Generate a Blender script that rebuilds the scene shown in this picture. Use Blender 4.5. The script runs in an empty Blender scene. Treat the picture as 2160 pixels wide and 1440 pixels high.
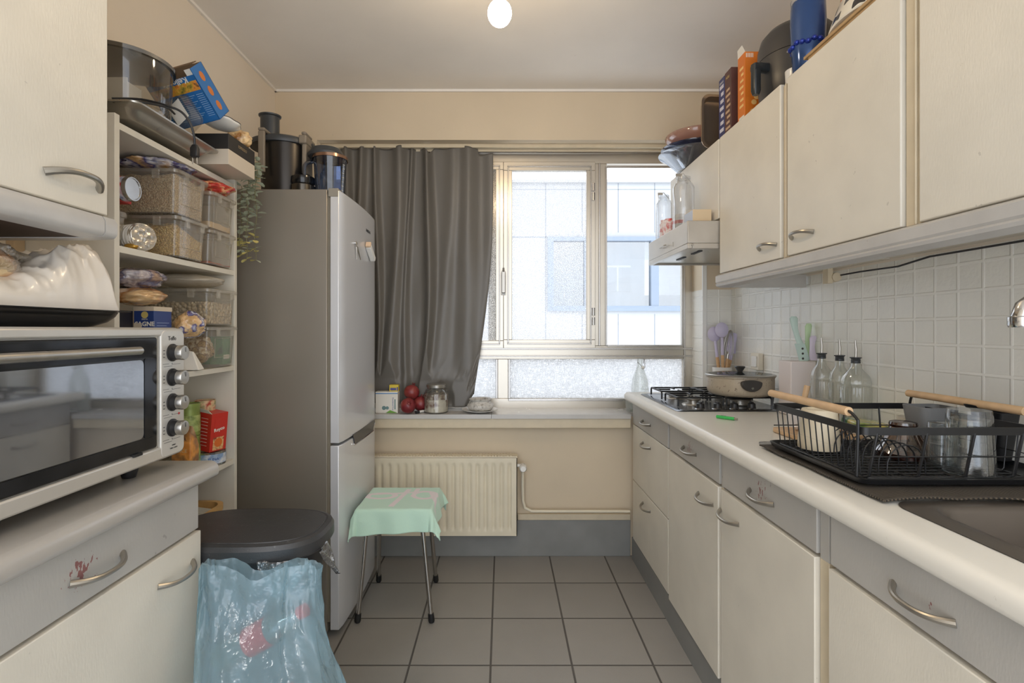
import bpy, math, random
from mathutils import Vector, Matrix, noise
R = random.Random(7)
PI = math.pi
SC = bpy.context.scene
COL = SC.collection
F, VX, VY, H = 1090.0, 1060.0, 695.0, 1.24     # focal length (px of a 2160 wide frame), vanishing point, eye height

def P(px, py, d):
    """the place seen at a pixel at depth d"""
    return Vector(((px - VX) / F * d, d, H - (py - VY) / F * d))
def wx(px, d): return (px - VX) / F * d
def wz(py, d): return H - (py - VY) / F * d

# ------------------------------------------------------------------ mesh builder
class MB:
    def __init__(s): s.v = []; s.f = []; s.m = []; s.M = Matrix()
    def at(s, loc=(0,0,0), rz=0, rx=0, ry=0):
        s.M = Matrix.Translation(loc) @ Matrix.Rotation(rz,4,'Z') @ Matrix.Rotation(ry,4,'Y') @ Matrix.Rotation(rx,4,'X'); return s
    def add(s, vs, fs, m=0):
        b = len(s.v); s.v += [s.M @ Vector(p) for p in vs]
        for q in fs: s.f.append([b+i for i in q]); s.m.append(m)
    def box(s, x0,x1,y0,y1,z0,z1, m=0):
        s.add([(x0,y0,z0),(x1,y0,z0),(x1,y1,z0),(x0,y1,z0),(x0,y0,z1),(x1,y0,z1),(x1,y1,z1),(x0,y1,z1)],
              [(0,3,2,1),(4,5,6,7),(0,1,5,4),(1,2,6,5),(2,3,7,6),(3,0,4,7)], m); return s
    def rings(s, rs, m=0, closed=False, caps=(True,True)):
        n = len(rs[0]); vs = [p for r in rs for p in r]; fs = []
        K = len(rs)
        for k in range(K if closed else K-1):
            a, b = k*n, ((k+1)%K)*n
            for i in range(n):
                j = (i+1)%n; fs.append((a+i,a+j,b+j,b+i))
        if not closed:
            if caps[0]: fs.append(tuple(range(n-1,-1,-1)))
            if caps[1]: fs.append(tuple((K-1)*n+i for i in range(n)))
        s.add(vs, fs, m); return s
    def tube(s, pts, r, n=8, closed=False, m=0, flat=1.0):
        pts = [Vector(p) for p in pts]; K = len(pts)
        rr = r if isinstance(r,(list,tuple)) else [r]*K
        T = []
        for i in range(K):
            a = pts[(i-1)%K] if (closed or i>0) else pts[i]; b = pts[(i+1)%K] if (closed or i<K-1) else pts[i]
            T.append((b-a).normalized())
        u = T[0].orthogonal().normalized()
        if abs(T[0].z) < .9: u = Vector((0,0,1)).cross(T[0]).normalized()
        rs = []
        for i in range(K):
            u = (u - T[i]*u.dot(T[i])).normalized(); w = T[i].cross(u)
            rs.append([pts[i] + (u*math.cos(2*PI*k/n) + w*flat*math.sin(2*PI*k/n))*rr[i] for k in range(n)])
        return s.rings(rs, m, closed)
    def lathe(s, prof, c=(0,0,0), n=32, m=0, sx=1, sy=1, caps=(True,True)):
        c = Vector(c)
        return s.rings([[c+Vector((max(r,1e-4)*sx*math.cos(2*PI*k/n), max(r,1e-4)*sy*math.sin(2*PI*k/n), z)) for k in range(n)] for r,z in prof], m, False, caps)
    def prism(s, poly, z0, z1, m=0):
        return s.rings([[Vector((x,y,z0)) for x,y in poly],[Vector((x,y,z1)) for x,y in poly]], m)
    def ball(s, c, rx, ry, rz, n=24, k=14, fn=None, m=0):
        rs = []
        for j in range(k+1):
            a = -PI/2 + PI*j/k; ring = []
            for i in range(n):
                t = 2*PI*i/n; d = Vector((math.cos(a)*math.cos(t), math.cos(a)*math.sin(t), math.sin(a)))
                if j in (0,k): d = Vector((0,0,-1 if j==0 else 1)) + Vector((math.cos(t),math.sin(t),0))*.002
                q = fn(d) if fn else 1.0
                ring.append(Vector(c) + Vector((d.x*rx, d.y*ry, d.z*rz))*q)
            rs.append(ring)
        return s.rings(rs, m)
    def grid(s, nu, nv, fn, m=0, wrap=False):
        vs = [fn(i/nu, j/nv) for j in range(nv+1) for i in range(nu+(0 if wrap else 1))]
        w = nu if wrap else nu+1; fs = []
        for j in range(nv):
            for i in range(nu):
                k = (i+1)%w; fs.append((j*w+i, j*w+k, (j+1)*w+k, (j+1)*w+i))
        s.add(vs, fs, m); return s

def rrect(x0,x1,y0,y1,r,n=5):
    o = []
    for cx,cy,a in ((x1-r,y0+r,-PI/2),(x1-r,y1-r,0),(x0+r,y1-r,PI/2),(x0+r,y0+r,PI)):
        for k in range(n+1):
            t = a + PI/2*k/n; o.append((cx+r*math.cos(t), cy+r*math.sin(t)))
    return o

def thing(name, label, cat, loc=(0,0,0), rz=0, group=None, kind=None):
    o = bpy.data.objects.new(name, None); COL.objects.link(o)
    o.empty_display_size = .05
    o.location = loc; o.rotation_euler = (0,0,rz)
    if kind: o['kind'] = kind
    if label: o['label'] = label
    if cat: o['category'] = cat
    if group: o['group'] = group
    return o
def gmat(o):
    m = Matrix.Identity(4)
    while o:
        m = Matrix.Translation(o.location) @ o.rotation_euler.to_matrix().to_4x4() @ m; o = o.parent
    return m
def obj(name, mb, mats, parent=None, world=True, smooth=35, bevel=0, solid=0, sub=0, label=None):
    """one mesh object; coordinates are the room's when world is set, else the parent's"""
    me = bpy.data.meshes.new(name); me.from_pydata([tuple(v) for v in mb.v], [], mb.f)
    if not isinstance(mats,(list,tuple)): mats = [mats]
    for q in mats: me.materials.append(q)
    me.polygons.foreach_set('material_index', mb.m)
    if parent and world: me.transform(gmat(parent).inverted())
    me.update()
    import bmesh
    bm = bmesh.new(); bm.from_mesh(me); bmesh.ops.recalc_face_normals(bm, faces=bm.faces); bm.to_mesh(me); bm.free()
    if smooth:
        me.polygons.foreach_set('use_smooth', [True]*len(me.polygons)); me.set_sharp_from_angle(angle=math.radians(smooth))
    o = bpy.data.objects.new(name, me); COL.objects.link(o)
    if parent: o.parent = parent
    if solid:
        q = o.modifiers.new('thickness','SOLIDIFY'); q.thickness = solid; q.offset = 0
    if bevel:
        q = o.modifiers.new('bevel','BEVEL'); q.width = bevel; q.segments = 2; q.limit_method = 'ANGLE'; q.angle_limit = math.radians(50)
    if sub:
        q = o.modifiers.new('subdiv','SUBSURF'); q.levels = sub; q.render_levels = sub
    if label: o['label'] = label
    return o
def tag(o, label, cat, group=None, kind=None):
    if label: o['label'] = label
    if cat: o['category'] = cat
    if group: o['group'] = group
    if kind: o['kind'] = kind
    return o
def base(o):
    """move a single mesh thing's origin to its base"""
    me = o.data; xs = [v.co for v in me.vertices]
    c = Vector((sum(v.x for v in xs)/len(xs), sum(v.y for v in xs)/len(xs), min(v.z for v in xs)))
    me.transform(Matrix.Translation(-c)); o.location = c; return o
def single(name, mb, mats, label, cat, group=None, **k):
    o = obj(name, mb, mats, None, **k); base(o); return tag(o, label, cat, group)
def structure(name, mb, mats, parent=None, **k):
    o = obj(name, mb, mats, parent, **k)
    if not parent: o['kind'] = 'structure'
    return o
def dup(o, loc=None, rz=None, label=None, parent=None):
    c = o.copy(); COL.objects.link(c); c.parent = parent
    if loc is not None: c.location = loc
    if rz is not None: c.rotation_euler = (0,0,rz)
    if label: c['label'] = label
    for ch in list(o.children): dup(ch, parent=c)
    return c

AX = {'+x': ((0,1,0),(0,0,1),(1,0,0)), '-x': ((0,-1,0),(0,0,1),(-1,0,0)), '-y': ((1,0,0),(0,0,1),(0,-1,0)), '+z': ((1,0,0),(0,1,0),(0,0,1))}
def text(body, size, loc, face, m, parent, name='lettering', roll=0, bold=0, squash=1, M=None):
    c = bpy.data.curves.new('t','FONT'); c.body = body; c.size = size; c.extrude = .0002; c.align_x = 'CENTER'; c.align_y = 'CENTER'; c.offset = bold; c.resolution_u = 2
    t = bpy.data.objects.new('t', c); me = bpy.data.meshes.new_from_object(t)
    bpy.data.objects.remove(t)
    a,b,n = (Vector(q) for q in AX[face]) if isinstance(face,str) else face
    rot = Matrix((a,b,n)).transposed().to_4x4()
    me.transform(Matrix.Scale(squash,4,(1,0,0)))
    me.transform(Matrix.Translation(loc) @ rot @ Matrix.Rotation(roll,4,'Z'))
    if M: me.transform(M)
    if parent: me.transform(gmat(parent).inverted())
    me.materials.clear(); me.materials.append(m); me.name = name
    o = bpy.data.objects.new(name, me); COL.objects.link(o); o.parent = parent
    return o

# ------------------------------------------------------------------ materials
def lin(c):
    """sRGB 0-255 to linear"""
    return tuple((v/255/12.92 if v/255 <= .04045 else ((v/255+.055)/1.055)**2.4) for v in c) + (1,)
def N(nt, t, **k):
    n = nt.nodes.new(t)
    for a,b in k.items():
        if a.startswith('i_'): n.inputs[a[2:].replace('_',' ')].default_value = b
        else: setattr(n, a, b)
    return n
def newmat(name):
    m = bpy.data.materials.new(name); m.use_nodes = True; nt = m.node_tree
    b = nt.nodes['Principled BSDF']; return m, nt, b
def pm(name, col, rough=.5, metal=0, var=0, vs=6, bump=0, bs=80, coat=0, spec=None, tr=0, emis=None, es=0, dirt=0, dcol=(120,105,90), ds=9, sss=0, dth=.68, aniso=None, stretch=None):
    """general procedural material: colour with slow variation, specks of dirt and a fine bump"""
    m, nt, b = newmat(name)
    b.inputs['Base Color'].default_value = lin(col); b.inputs['Roughness'].default_value = rough; b.inputs['Metallic'].default_value = metal
    if coat: b.inputs['Coat Weight'].default_value = coat; b.inputs['Coat Roughness'].default_value = .15
    if spec is not None: b.inputs['Specular IOR Level'].default_value = spec
    if tr: b.inputs['Transmission Weight'].default_value = tr
    if sss: b.inputs['Subsurface Weight'].default_value = sss; b.inputs['Subsurface Radius'].default_value = (.02,.015,.01)
    if emis: b.inputs['Emission Color'].default_value = lin(emis); b.inputs['Emission Strength'].default_value = es
    tc = N(nt,'ShaderNodeNewGeometry'); vec = tc.outputs['Position']
    if stretch:
        mp = N(nt,'ShaderNodeMapping'); mp.inputs['Scale'].default_value = stretch; nt.links.new(vec, mp.inputs['Vector']); vec = mp.outputs['Vector']
    src = None
    if var:
        n1 = N(nt,'ShaderNodeTexNoise', i_Scale=vs, i_Detail=4.0); nt.links.new(vec, n1.inputs['Vector'])
        mr = N(nt,'ShaderNodeMapRange', i_From_Min=.3, i_From_Max=.7, i_To_Min=1-var, i_To_Max=1+var*.5); nt.links.new(n1.outputs['Fac'], mr.inputs['Value'])
        mx = N(nt,'ShaderNodeMix', data_type='RGBA', blend_type='MULTIPLY'); mx.inputs[0].default_value = 1; mx.inputs[6].default_value = lin(col)
        nt.links.new(mr.outputs[0], mx.inputs[7]); src = mx.outputs[2]
        rr = N(nt,'ShaderNodeMapRange', i_From_Min=.3, i_From_Max=.7, i_To_Min=max(rough-.03,.02), i_To_Max=min(rough+.03,1)); nt.links.new(n1.outputs['Fac'], rr.inputs['Value']); nt.links.new(rr.outputs[0], b.inputs['Roughness'])
    if dirt:
        n2 = N(nt,'ShaderNodeTexNoise', i_Scale=ds*6, i_Detail=6.0, i_Roughness=.7); nt.links.new(vec, n2.inputs['Vector'])
        m2 = N(nt,'ShaderNodeMapRange', i_From_Min=dth, i_From_Max=dth+.05, i_To_Min=0, i_To_Max=dirt); nt.links.new(n2.outputs['Fac'], m2.inputs['Value'])
        mx2 = N(nt,'ShaderNodeMix', data_type='RGBA'); nt.links.new(m2.outputs[0], mx2.inputs[0]); mx2.inputs[7].default_value = lin(dcol)
        if src: nt.links.new(src, mx2.inputs[6])
        else: mx2.inputs[6].default_value = lin(col)
        src = mx2.outputs[2]
    if src: nt.links.new(src, b.inputs['Base Color'])
    if bump:
        n3 = N(nt,'ShaderNodeTexNoise', i_Scale=bs, i_Detail=3.0); nt.links.new(vec, n3.inputs['Vector'])
        bp = N(nt,'ShaderNodeBump', i_Strength=bump, i_Distance=.004); nt.links.new(n3.outputs['Fac'], bp.inputs['Height']); nt.links.new(bp.outputs[0], b.inputs['Normal'])
    return m
def glassy(name, tint=(255,255,255), refl=.12, edge=.5, haze=0, hcol=(235,235,235), rough=.03, bump=0, bs=60):
    """thin glass or clear plastic: see-through, tinted, shinier at grazing angles, optional milky haze"""
    m, nt, b = newmat(name); out = nt.nodes['Material Output']; nt.nodes.remove(b)
    t = N(nt,'ShaderNodeBsdfTransparent'); t.inputs[0].default_value = lin(tint)
    g = N(nt,'ShaderNodeBsdfGlossy'); g.inputs['Roughness'].default_value = rough
    lw = N(nt,'ShaderNodeLayerWeight', i_Blend=.35)
    mr = N(nt,'ShaderNodeMapRange', i_To_Min=refl, i_To_Max=edge); nt.links.new(lw.outputs['Facing'], mr.inputs['Value'])
    last = t.outputs[0]
    if haze:
        d = N(nt,'ShaderNodeBsdfDiffuse'); d.inputs[0].default_value = lin(hcol)
        tl = N(nt,'ShaderNodeBsdfTranslucent'); tl.inputs[0].default_value = lin(hcol)
        dm = N(nt,'ShaderNodeMixShader'); dm.inputs[0].default_value = .5; nt.links.new(d.outputs[0], dm.inputs[1]); nt.links.new(tl.outputs[0], dm.inputs[2])
        hm = N(nt,'ShaderNodeMixShader'); hm.inputs[0].default_value = haze; nt.links.new(last, hm.inputs[1]); nt.links.new(dm.outputs[0], hm.inputs[2]); last = hm.outputs[0]
    mx = N(nt,'ShaderNodeMixShader'); nt.links.new(mr.outputs[0], mx.inputs[0]); nt.links.new(last, mx.inputs[1]); nt.links.new(g.outputs[0], mx.inputs[2])
    if bump:
        tc = N(nt,'ShaderNodeNewGeometry'); n3 = N(nt,'ShaderNodeTexNoise', i_Scale=bs, i_Detail=3.0); nt.links.new(tc.outputs['Position'], n3.inputs['Vector'])
        bp = N(nt,'ShaderNodeBump', i_Strength=bump, i_Distance=.01); nt.links.new(n3.outputs['Fac'], bp.inputs['Height']); nt.links.new(bp.outputs[0], g.inputs['Normal']); 
    nt.links.new(mx.outputs[0], out.inputs[0]); return m
def math_node(nt, op, a, b=None, c=None):
    n = N(nt,'ShaderNodeMath', operation=op)
    for i,q in enumerate((a,b,c)):
        if q is None: continue
        if isinstance(q,(int,float)): n.inputs[i].default_value = q
        else: nt.links.new(q, n.inputs[i])
    return n.outputs[0]
def tiles(name, axes, size, off, groutw, tcol, gcol, rough, raised=False, gb=.5, var=.06, bump=.15, bs=50, grough=.7):
    """square tiling laid out in room coordinates along two axes"""
    m, nt, b = newmat(name)
    g = N(nt,'ShaderNodeNewGeometry'); sp = N(nt,'ShaderNodeSeparateXYZ'); nt.links.new(g.outputs['Position'], sp.inputs[0])
    fac = None; ids = []
    for a, s, o in zip(axes, size, off):
        v = math_node(nt,'DIVIDE', math_node(nt,'SUBTRACT', sp.outputs[a], o), s)
        ids.append(math_node(nt,'FLOOR', math_node(nt,'ADD', v, .5)))
        fr = math_node(nt,'ABSOLUTE', math_node(nt,'SUBTRACT', v, math_node(nt,'ROUND', v)))
        d = math_node(nt,'MULTIPLY', fr, s)
        ids[-1] = math_node(nt,'FLOOR', v)
        fac = d if fac is None else math_node(nt,'MINIMUM', fac, d)
    mr = N(nt,'ShaderNodeMapRange', i_From_Min=groutw*.5, i_From_Max=groutw*1.1, i_To_Min=1, i_To_Max=0); nt.links.new(fac, mr.inputs['Value'])
    cb = N(nt,'ShaderNodeCombineXYZ'); nt.links.new(ids[0], cb.inputs[0]); nt.links.new(ids[1], cb.inputs[1])
    wn = N(nt,'ShaderNodeTexWhiteNoise'); nt.links.new(cb.outputs[0], wn.inputs['Vector'])
    n1 = N(nt,'ShaderNodeTexNoise', i_Scale=5.0, i_Detail=5.0); nt.links.new(g.outputs['Position'], n1.inputs['Vector'])
    s1 = math_node(nt,'ADD', math_node(nt,'MULTIPLY', wn.outputs['Value'], .4), math_node(nt,'MULTIPLY', n1.outputs['Fac'], .9))
    m1 = N(nt,'ShaderNodeMapRange', i_From_Min=.3, i_From_Max=1.0, i_To_Min=1-var, i_To_Max=1+var*.4); nt.links.new(s1, m1.inputs['Value'])
    mt = N(nt,'ShaderNodeMix', data_type='RGBA', blend_type='MULTIPLY'); mt.inputs[0].default_value = 1; mt.inputs[6].default_value = lin(tcol); nt.links.new(m1.outputs[0], mt.inputs[7])
    mx = N(nt,'ShaderNodeMix', data_type='RGBA'); nt.links.new(mr.outputs[0], mx.inputs[0]); nt.links.new(mt.outputs[2], mx.inputs[6]); mx.inputs[7].default_value = lin(gcol)
    nt.links.new(mx.outputs[2], b.inputs['Base Color'])
    r2 = N(nt,'ShaderNodeMapRange', i_To_Min=rough, i_To_Max=grough); nt.links.new(mr.outputs[0], r2.inputs['Value']); nt.links.new(r2.outputs[0], b.inputs['Roughness'])
    n3 = N(nt,'ShaderNodeTexNoise', i_Scale=float(bs), i_Detail=2.0); nt.links.new(g.outputs['Position'], n3.inputs['Vector'])
    hgt = math_node(nt,'ADD', math_node(nt,'MULTIPLY', mr.outputs[0], gb if raised else -gb), math_node(nt,'MULTIPLY', n3.outputs['Fac'], bump))
    bp = N(nt,'ShaderNodeBump', i_Strength=.6, i_Distance=.003); nt.links.new(hgt, bp.inputs['Height']); nt.links.new(bp.outputs[0], b.inputs['Normal'])
    return m
def front_paint(name, col, rough, spots=(), scol=(120,30,30), bumpv=.12, stretch=(1,1,.25), pdirt=.35):
    """painted kitchen front; worn scratches gather round the given points (centre, radius)"""
    m, nt, b = newmat(name)
    g = N(nt,'ShaderNodeNewGeometry'); pos = g.outputs['Position']
    n1 = N(nt,'ShaderNodeTexNoise', i_Scale=7.0, i_Detail=5.0); nt.links.new(pos, n1.inputs['Vector'])
    mr = N(nt,'ShaderNodeMapRange', i_From_Min=.3, i_From_Max=.7, i_To_Min=.94, i_To_Max=1.03); nt.links.new(n1.outputs['Fac'], mr.inputs['Value'])
    mx = N(nt,'ShaderNodeMix', data_type='RGBA', blend_type='MULTIPLY'); mx.inputs[0].default_value = 1; mx.inputs[6].default_value = lin(col); nt.links.new(mr.outputs[0], mx.inputs[7]); src = mx.outputs[2]
    n2 = N(nt,'ShaderNodeTexNoise', i_Scale=45.0, i_Detail=3.0); nt.links.new(pos, n2.inputs['Vector'])
    m2 = N(nt,'ShaderNodeMapRange', i_From_Min=.735, i_From_Max=.76, i_To_Min=0, i_To_Max=pdirt); nt.links.new(n2.outputs['Fac'], m2.inputs['Value'])
    mx2 = N(nt,'ShaderNodeMix', data_type='RGBA'); nt.links.new(m2.outputs[0], mx2.inputs[0]); nt.links.new(src, mx2.inputs[6]); mx2.inputs[7].default_value = lin((95,88,80)); src = mx2.outputs[2]
    for c, r in spots:
        vd = N(nt,'ShaderNodeVectorMath', operation='DISTANCE'); nt.links.new(pos, vd.inputs[0]); vd.inputs[1].default_value = c
        mp = N(nt,'ShaderNodeMapping'); mp.inputs['Scale'].default_value = (1,1,.5); nt.links.new(pos, mp.inputs[0])
        n4 = N(nt,'ShaderNodeTexNoise', i_Scale=150.0, i_Detail=3.0); nt.links.new(mp.outputs[0], n4.inputs['Vector'])
        m4 = N(nt,'ShaderNodeMapRange', i_From_Min=0, i_From_Max=r, i_To_Min=.41, i_To_Max=.76); nt.links.new(vd.outputs['Value'], m4.inputs['Value'])
        th = math_node(nt,'GREATER_THAN', n4.outputs['Fac'], math_node(nt,'ADD', m4.outputs[0], .04))
        mk = math_node(nt,'MULTIPLY', th, .75)
        mx3 = N(nt,'ShaderNodeMix', data_type='RGBA'); nt.links.new(mk, mx3.inputs[0]); nt.links.new(src, mx3.inputs[6]); mx3.inputs[7].default_value = lin(scol); src = mx3.outputs[2]
    nt.links.new(src, b.inputs['Base Color']); b.inputs['Roughness'].default_value = rough
    mp = N(nt,'ShaderNodeMapping'); mp.inputs['Scale'].default_value = stretch; nt.links.new(pos, mp.inputs[0])
    n3 = N(nt,'ShaderNodeTexNoise', i_Scale=260.0, i_Detail=2.0); nt.links.new(mp.outputs[0], n3.inputs['Vector'])
    bp = N(nt,'ShaderNodeBump', i_Strength=bumpv, i_Distance=.002); nt.links.new(n3.outputs['Fac'], bp.inputs['Height']); nt.links.new(bp.outputs[0], b.inputs['Normal'])
    return m
def granular(name, c1, c2, scale, rough=.7, dist=.01):
    """a mass of grains: cells of two tones with bump"""
    m, nt, b = newmat(name)
    g = N(nt,'ShaderNodeNewGeometry'); v = N(nt,'ShaderNodeTexVoronoi', i_Scale=scale); nt.links.new(g.outputs['Position'], v.inputs['Vector'])
    cr = N(nt,'ShaderNodeMix', data_type='RGBA'); cr.inputs[6].default_value = lin(c1); cr.inputs[7].default_value = lin(c2)
    sx = N(nt,'ShaderNodeSeparateColor'); nt.links.new(v.outputs['Color'], sx.inputs[0]); nt.links.new(sx.outputs[0], cr.inputs[0])
    md = N(nt,'ShaderNodeMapRange', i_From_Min=.2/1, i_From_Max=.75, i_To_Min=1, i_To_Max=.62); nt.links.new(v.outputs['Distance'], md.inputs['Value'])
    mm = N(nt,'ShaderNodeMix', data_type='RGBA', blend_type='MULTIPLY'); mm.inputs[0].default_value = 1; nt.links.new(cr.outputs[2], mm.inputs[6]); nt.links.new(md.outputs[0], mm.inputs[7])
    nt.links.new(mm.outputs[2], b.inputs['Base Color']); b.inputs['Roughness'].default_value = rough
    bp = N(nt,'ShaderNodeBump', i_Strength=.8, i_Distance=dist, invert=True); nt.links.new(v.outputs['Distance'], bp.inputs['Height']); nt.links.new(bp.outputs[0], b.inputs['Normal'])
    return m
def patchy(name, cols, scale, rough=.35, bump=.4, stops=None, coat=0):
    """wrapped food or printed film: several colours in blotches with a crinkled gloss"""
    m, nt, b = newmat(name)
    g = N(nt,'ShaderNodeNewGeometry'); n = N(nt,'ShaderNodeTexNoise', i_Scale=float(scale), i_Detail=3.0); nt.links.new(g.outputs['Position'], n.inputs['Vector'])
    r = N(nt,'ShaderNodeValToRGB'); nt.links.new(n.outputs['Fac'], r.inputs[0]); e = r.color_ramp.elements
    st = stops or [.3+.4*i/(len(cols)-1) for i in range(len(cols))]
    e[0].position = st[0]; e[0].color = lin(cols[0]); e[1].position = st[-1]; e[1].color = lin(cols[-1])
    for c, s in list(zip(cols, st))[1:-1]: q = e.new(s); q.color = lin(c)
    nt.links.new(r.outputs[0], b.inputs['Base Color']); b.inputs['Roughness'].default_value = rough
    if coat: b.inputs['Coat Weight'].default_value = coat; b.inputs['Coat Roughness'].default_value = .12
    v = N(nt,'ShaderNodeTexNoise', i_Scale=scale*2.5, i_Detail=4.0); nt.links.new(g.outputs['Position'], v.inputs['Vector'])
    bp = N(nt,'ShaderNodeBump', i_Strength=bump, i_Distance=.01); nt.links.new(v.outputs['Fac'], bp.inputs['Height']); nt.links.new(bp.outputs[0], b.inputs['Normal'])
    if coat: nt.links.new(bp.outputs[0], b.inputs['Coat Normal'])
    return m

cream = front_paint('cream_paint', (218,212,198), .42, pdirt=.25)
cream_edge = pm('cream_edge', (206,192,165), .45, var=.06, vs=20)
carcass = pm('carcass_board', (214,205,188), .55, var=.04)
grey_front = front_paint('grey_paint', (176,173,167), .38, spots=(((.69,1.93,.80),.05),((.69,1.40,.80),.06),((-.76,.94,.80),.06),((.69,.84,.79),.015)))
grey_trim = pm('grey_trim', (186,183,178), .33, var=.08, vs=14, dirt=.4, bump=.06)
grey_plinth = pm('grey_plinth', (132,132,129), .5, var=.1, vs=8, dirt=.4)
alu = pm('brushed_aluminium', (186,182,174), .3, metal=.9, var=.08, vs=20)
chrome = pm('chrome', (210,210,210), .12, metal=1)
handle_metal = pm('satin_nickel', (168,163,154), .3, metal=.85)
steel = pm('stainless_steel', (150,144,138), .33, metal=.85, var=.06, vs=9)
fridge_side = pm('fridge_side_grey', (150,143,132), .35, metal=.5)
fridge_door = pm('fridge_door_silver', (212,213,215), .27, metal=.3)
black_pl = pm('black_plastic', (30,30,31), .4)
black_gloss = pm('black_enamel', (17,18,20), .18)
dark_grey = pm('dark_grey_plastic', (52,55,58), .42)
charcoal = pm('charcoal_plastic', (66,64,61), .35, metal=.3)
white_pl = pm('white_plastic', (228,226,220), .4)
white_cer = pm('white_ceramic', (226,224,218), .22)
paper = pm('paper_white', (226,222,212), .7)
rubber = pm('black_rubber', (22,22,22), .6)
wood = pm('beech_wood', (205,164,118), .45, var=.14, vs=30, stretch=(3,.5,3))
wood_h = pm('pale_handle_wood', (206,172,132), .5, var=.12, vs=30)
ink = pm('dark_ink', (45,44,46), .6)
# ================================================================== THE ROOM
XL, XR, YB, ZC = -1.25, 1.256, 2.84, 2.556
Y0 = -.8
wall_p = pm('warm_wall_paint', (226,214,196), .75, var=.05, vs=2.5, bump=.12, bs=55, dirt=.15, ds=4)
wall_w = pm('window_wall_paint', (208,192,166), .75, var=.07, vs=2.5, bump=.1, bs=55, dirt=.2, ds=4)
ceil_p = pm('ceiling_paint', (234,229,221), .8, var=.06, vs=2, bump=.15, bs=35, dirt=.2, ds=3)
wall_tile = tiles('white_wall_tiles', (1,2), (.0755,.0745), (1.35,1.271), .005, (232,230,221), (236,234,226), .24, raised=True, gb=.9, var=.07, bump=.5, bs=70, grough=.35)
wall_tile_b = tiles('white_return_tiles', (0,2), (.0755,.0745), (1.19,1.271), .005, (228,226,217), (234,232,224), .26, raised=True, gb=.9, var=.07, bump=.5, bs=70, grough=.35)
floor_t = tiles('grey_floor_tiles', (0,1), (.301,.3105), (-.0439,2.531), .0045, (146,142,136), (82,78,74), .42, gb=1.0, var=.1, bump=.3, bs=300)

b = MB(); b.box(XL-.1,XR+.1,Y0,3.1,-.1,0); structure('floor', b, floor_t, smooth=0)
b = MB(); b.box(XL-.1,XR+.1,Y0,3.1,ZC,ZC+.1); structure('ceiling', b, ceil_p, smooth=0)
b = MB(); b.box(XL-.1,XL,Y0,YB,0,ZC); structure('wall_left', b, wall_p, smooth=0)
b = MB(); b.box(XR,XR+.1,Y0,YB,1.46,ZC); b.box(XR,XR+.1,Y0,YB,0,1.46,1); structure('wall_right', b, [wall_p, wall_tile], smooth=0)
NL, NR = -1.02, 1.10          # the window niche
ZB = 2.282                     # underside of the beam
b = MB(); b.box(XL-.1,XR+.1,YB,3.12,ZB,ZC)
b.box(XL-.1,NL,YB,3.12,0,ZB)
b.box(NR,XR+.1,YB,3.12,1.46,ZB)
b.box(NR,XR+.1,YB,3.12,0,1.46,1)
b.box(NL,NR,YB,3.12,0,.763)
structure('wall_back', b, [wall_w, wall_tile_b], smooth=0)
b = MB(); b.box(XL+.001,.70,YB-.012,YB,0,.198); structure('baseboard_back', b, grey_plinth, bevel=.002)
b = MB(); b.box(NR-.004,NR+.02,YB-.01,YB,.9,ZB); structure('trim_1', b, white_pl, bevel=.002)
# ledge under the window sill and the cove line round the ceiling
b = MB(); b.box(XL+.001,.69,2.775,YB,.71,.7625); structure('trim_2', b, cream_edge, bevel=.004)
b = MB(); b.box(XL,XR,YB-.012,YB,ZC-.012,ZC); b.box(XL,XL+.012,Y0,YB,ZC-.012,ZC); structure('trim_3', b, ceil_p)
marble = pm('grey_marble', (190,187,182), .25, var=.05, vs=12)
b = MB(); b.box(XL+.001,-.06,2.765,YB,.763,.786); b.box(NL+.001,-.06,YB,3.0,.763,.786); b.box(-.0585,.688,2.765,YB,.763,.786); b.box(-.0585,NR-.001,YB,3.0,.763,.786)
sill = structure('window_sill', b, marble)
sill['kind'] = 'structure'

# ---- the window
alu_f = pm('window_aluminium', (200,192,178), .28, metal=.7)
alu_f2 = pm('window_aluminium_bead', (192,188,182), .25, metal=.75)
DW = 3.0
def fr(b, x0,x1,y0,y1,d0,d1,m=0):  # bar given by its outline at the window's face
    b.box(wx(x0,DW),wx(x1,DW),d0,d1,wz(y1,DW),wz(y0,DW),m)
win = thing('window_1', None, None, (0,DW,.786), kind='structure')
b = MB()
fr(b,690,1462,300,345,3.0,3.05); fr(b,690,1462,840,862,3.0,3.05); fr(b,1441,1462,345,840,3.0,3.05)
fr(b,690,1441,729,757,2.995,3.05); fr(b,1248,1280,345,729,3.0,3.05); fr(b,1050,1072,757,840,3.0,3.05)
fr(b,690,704,345,840,3.0,3.05); fr(b,1030,1062,345,729,3.01,3.05)
fr(b,1441,1445,345,840,2.99,3.0,1); fr(b,690,1462,733,737,2.985,2.995,1); fr(b,690,1462,749,752,2.985,2.995,1); fr(b,690,1455,318,324,2.99,3.0,1)
fr(b,1262,1266,345,729,2.992,3.0,1); fr(b,1276,1280,352,729,2.99,3.0,1); fr(b,1280,1441,350,355,2.99,3.0,1); fr(b,1280,1441,727,731,2.99,3.0,1); fr(b,1437,1441,350,729,2.99,3.0,1)
fr(b,1072,1441,840,845,2.99,3.0,1); fr(b,1072,1076,757,840,2.99,3.0,1); fr(b,1046,1050,757,840,2.99,3.0,1)
obj('window_frame', b, [alu_f,alu_f2], win, bevel=.002)
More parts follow.
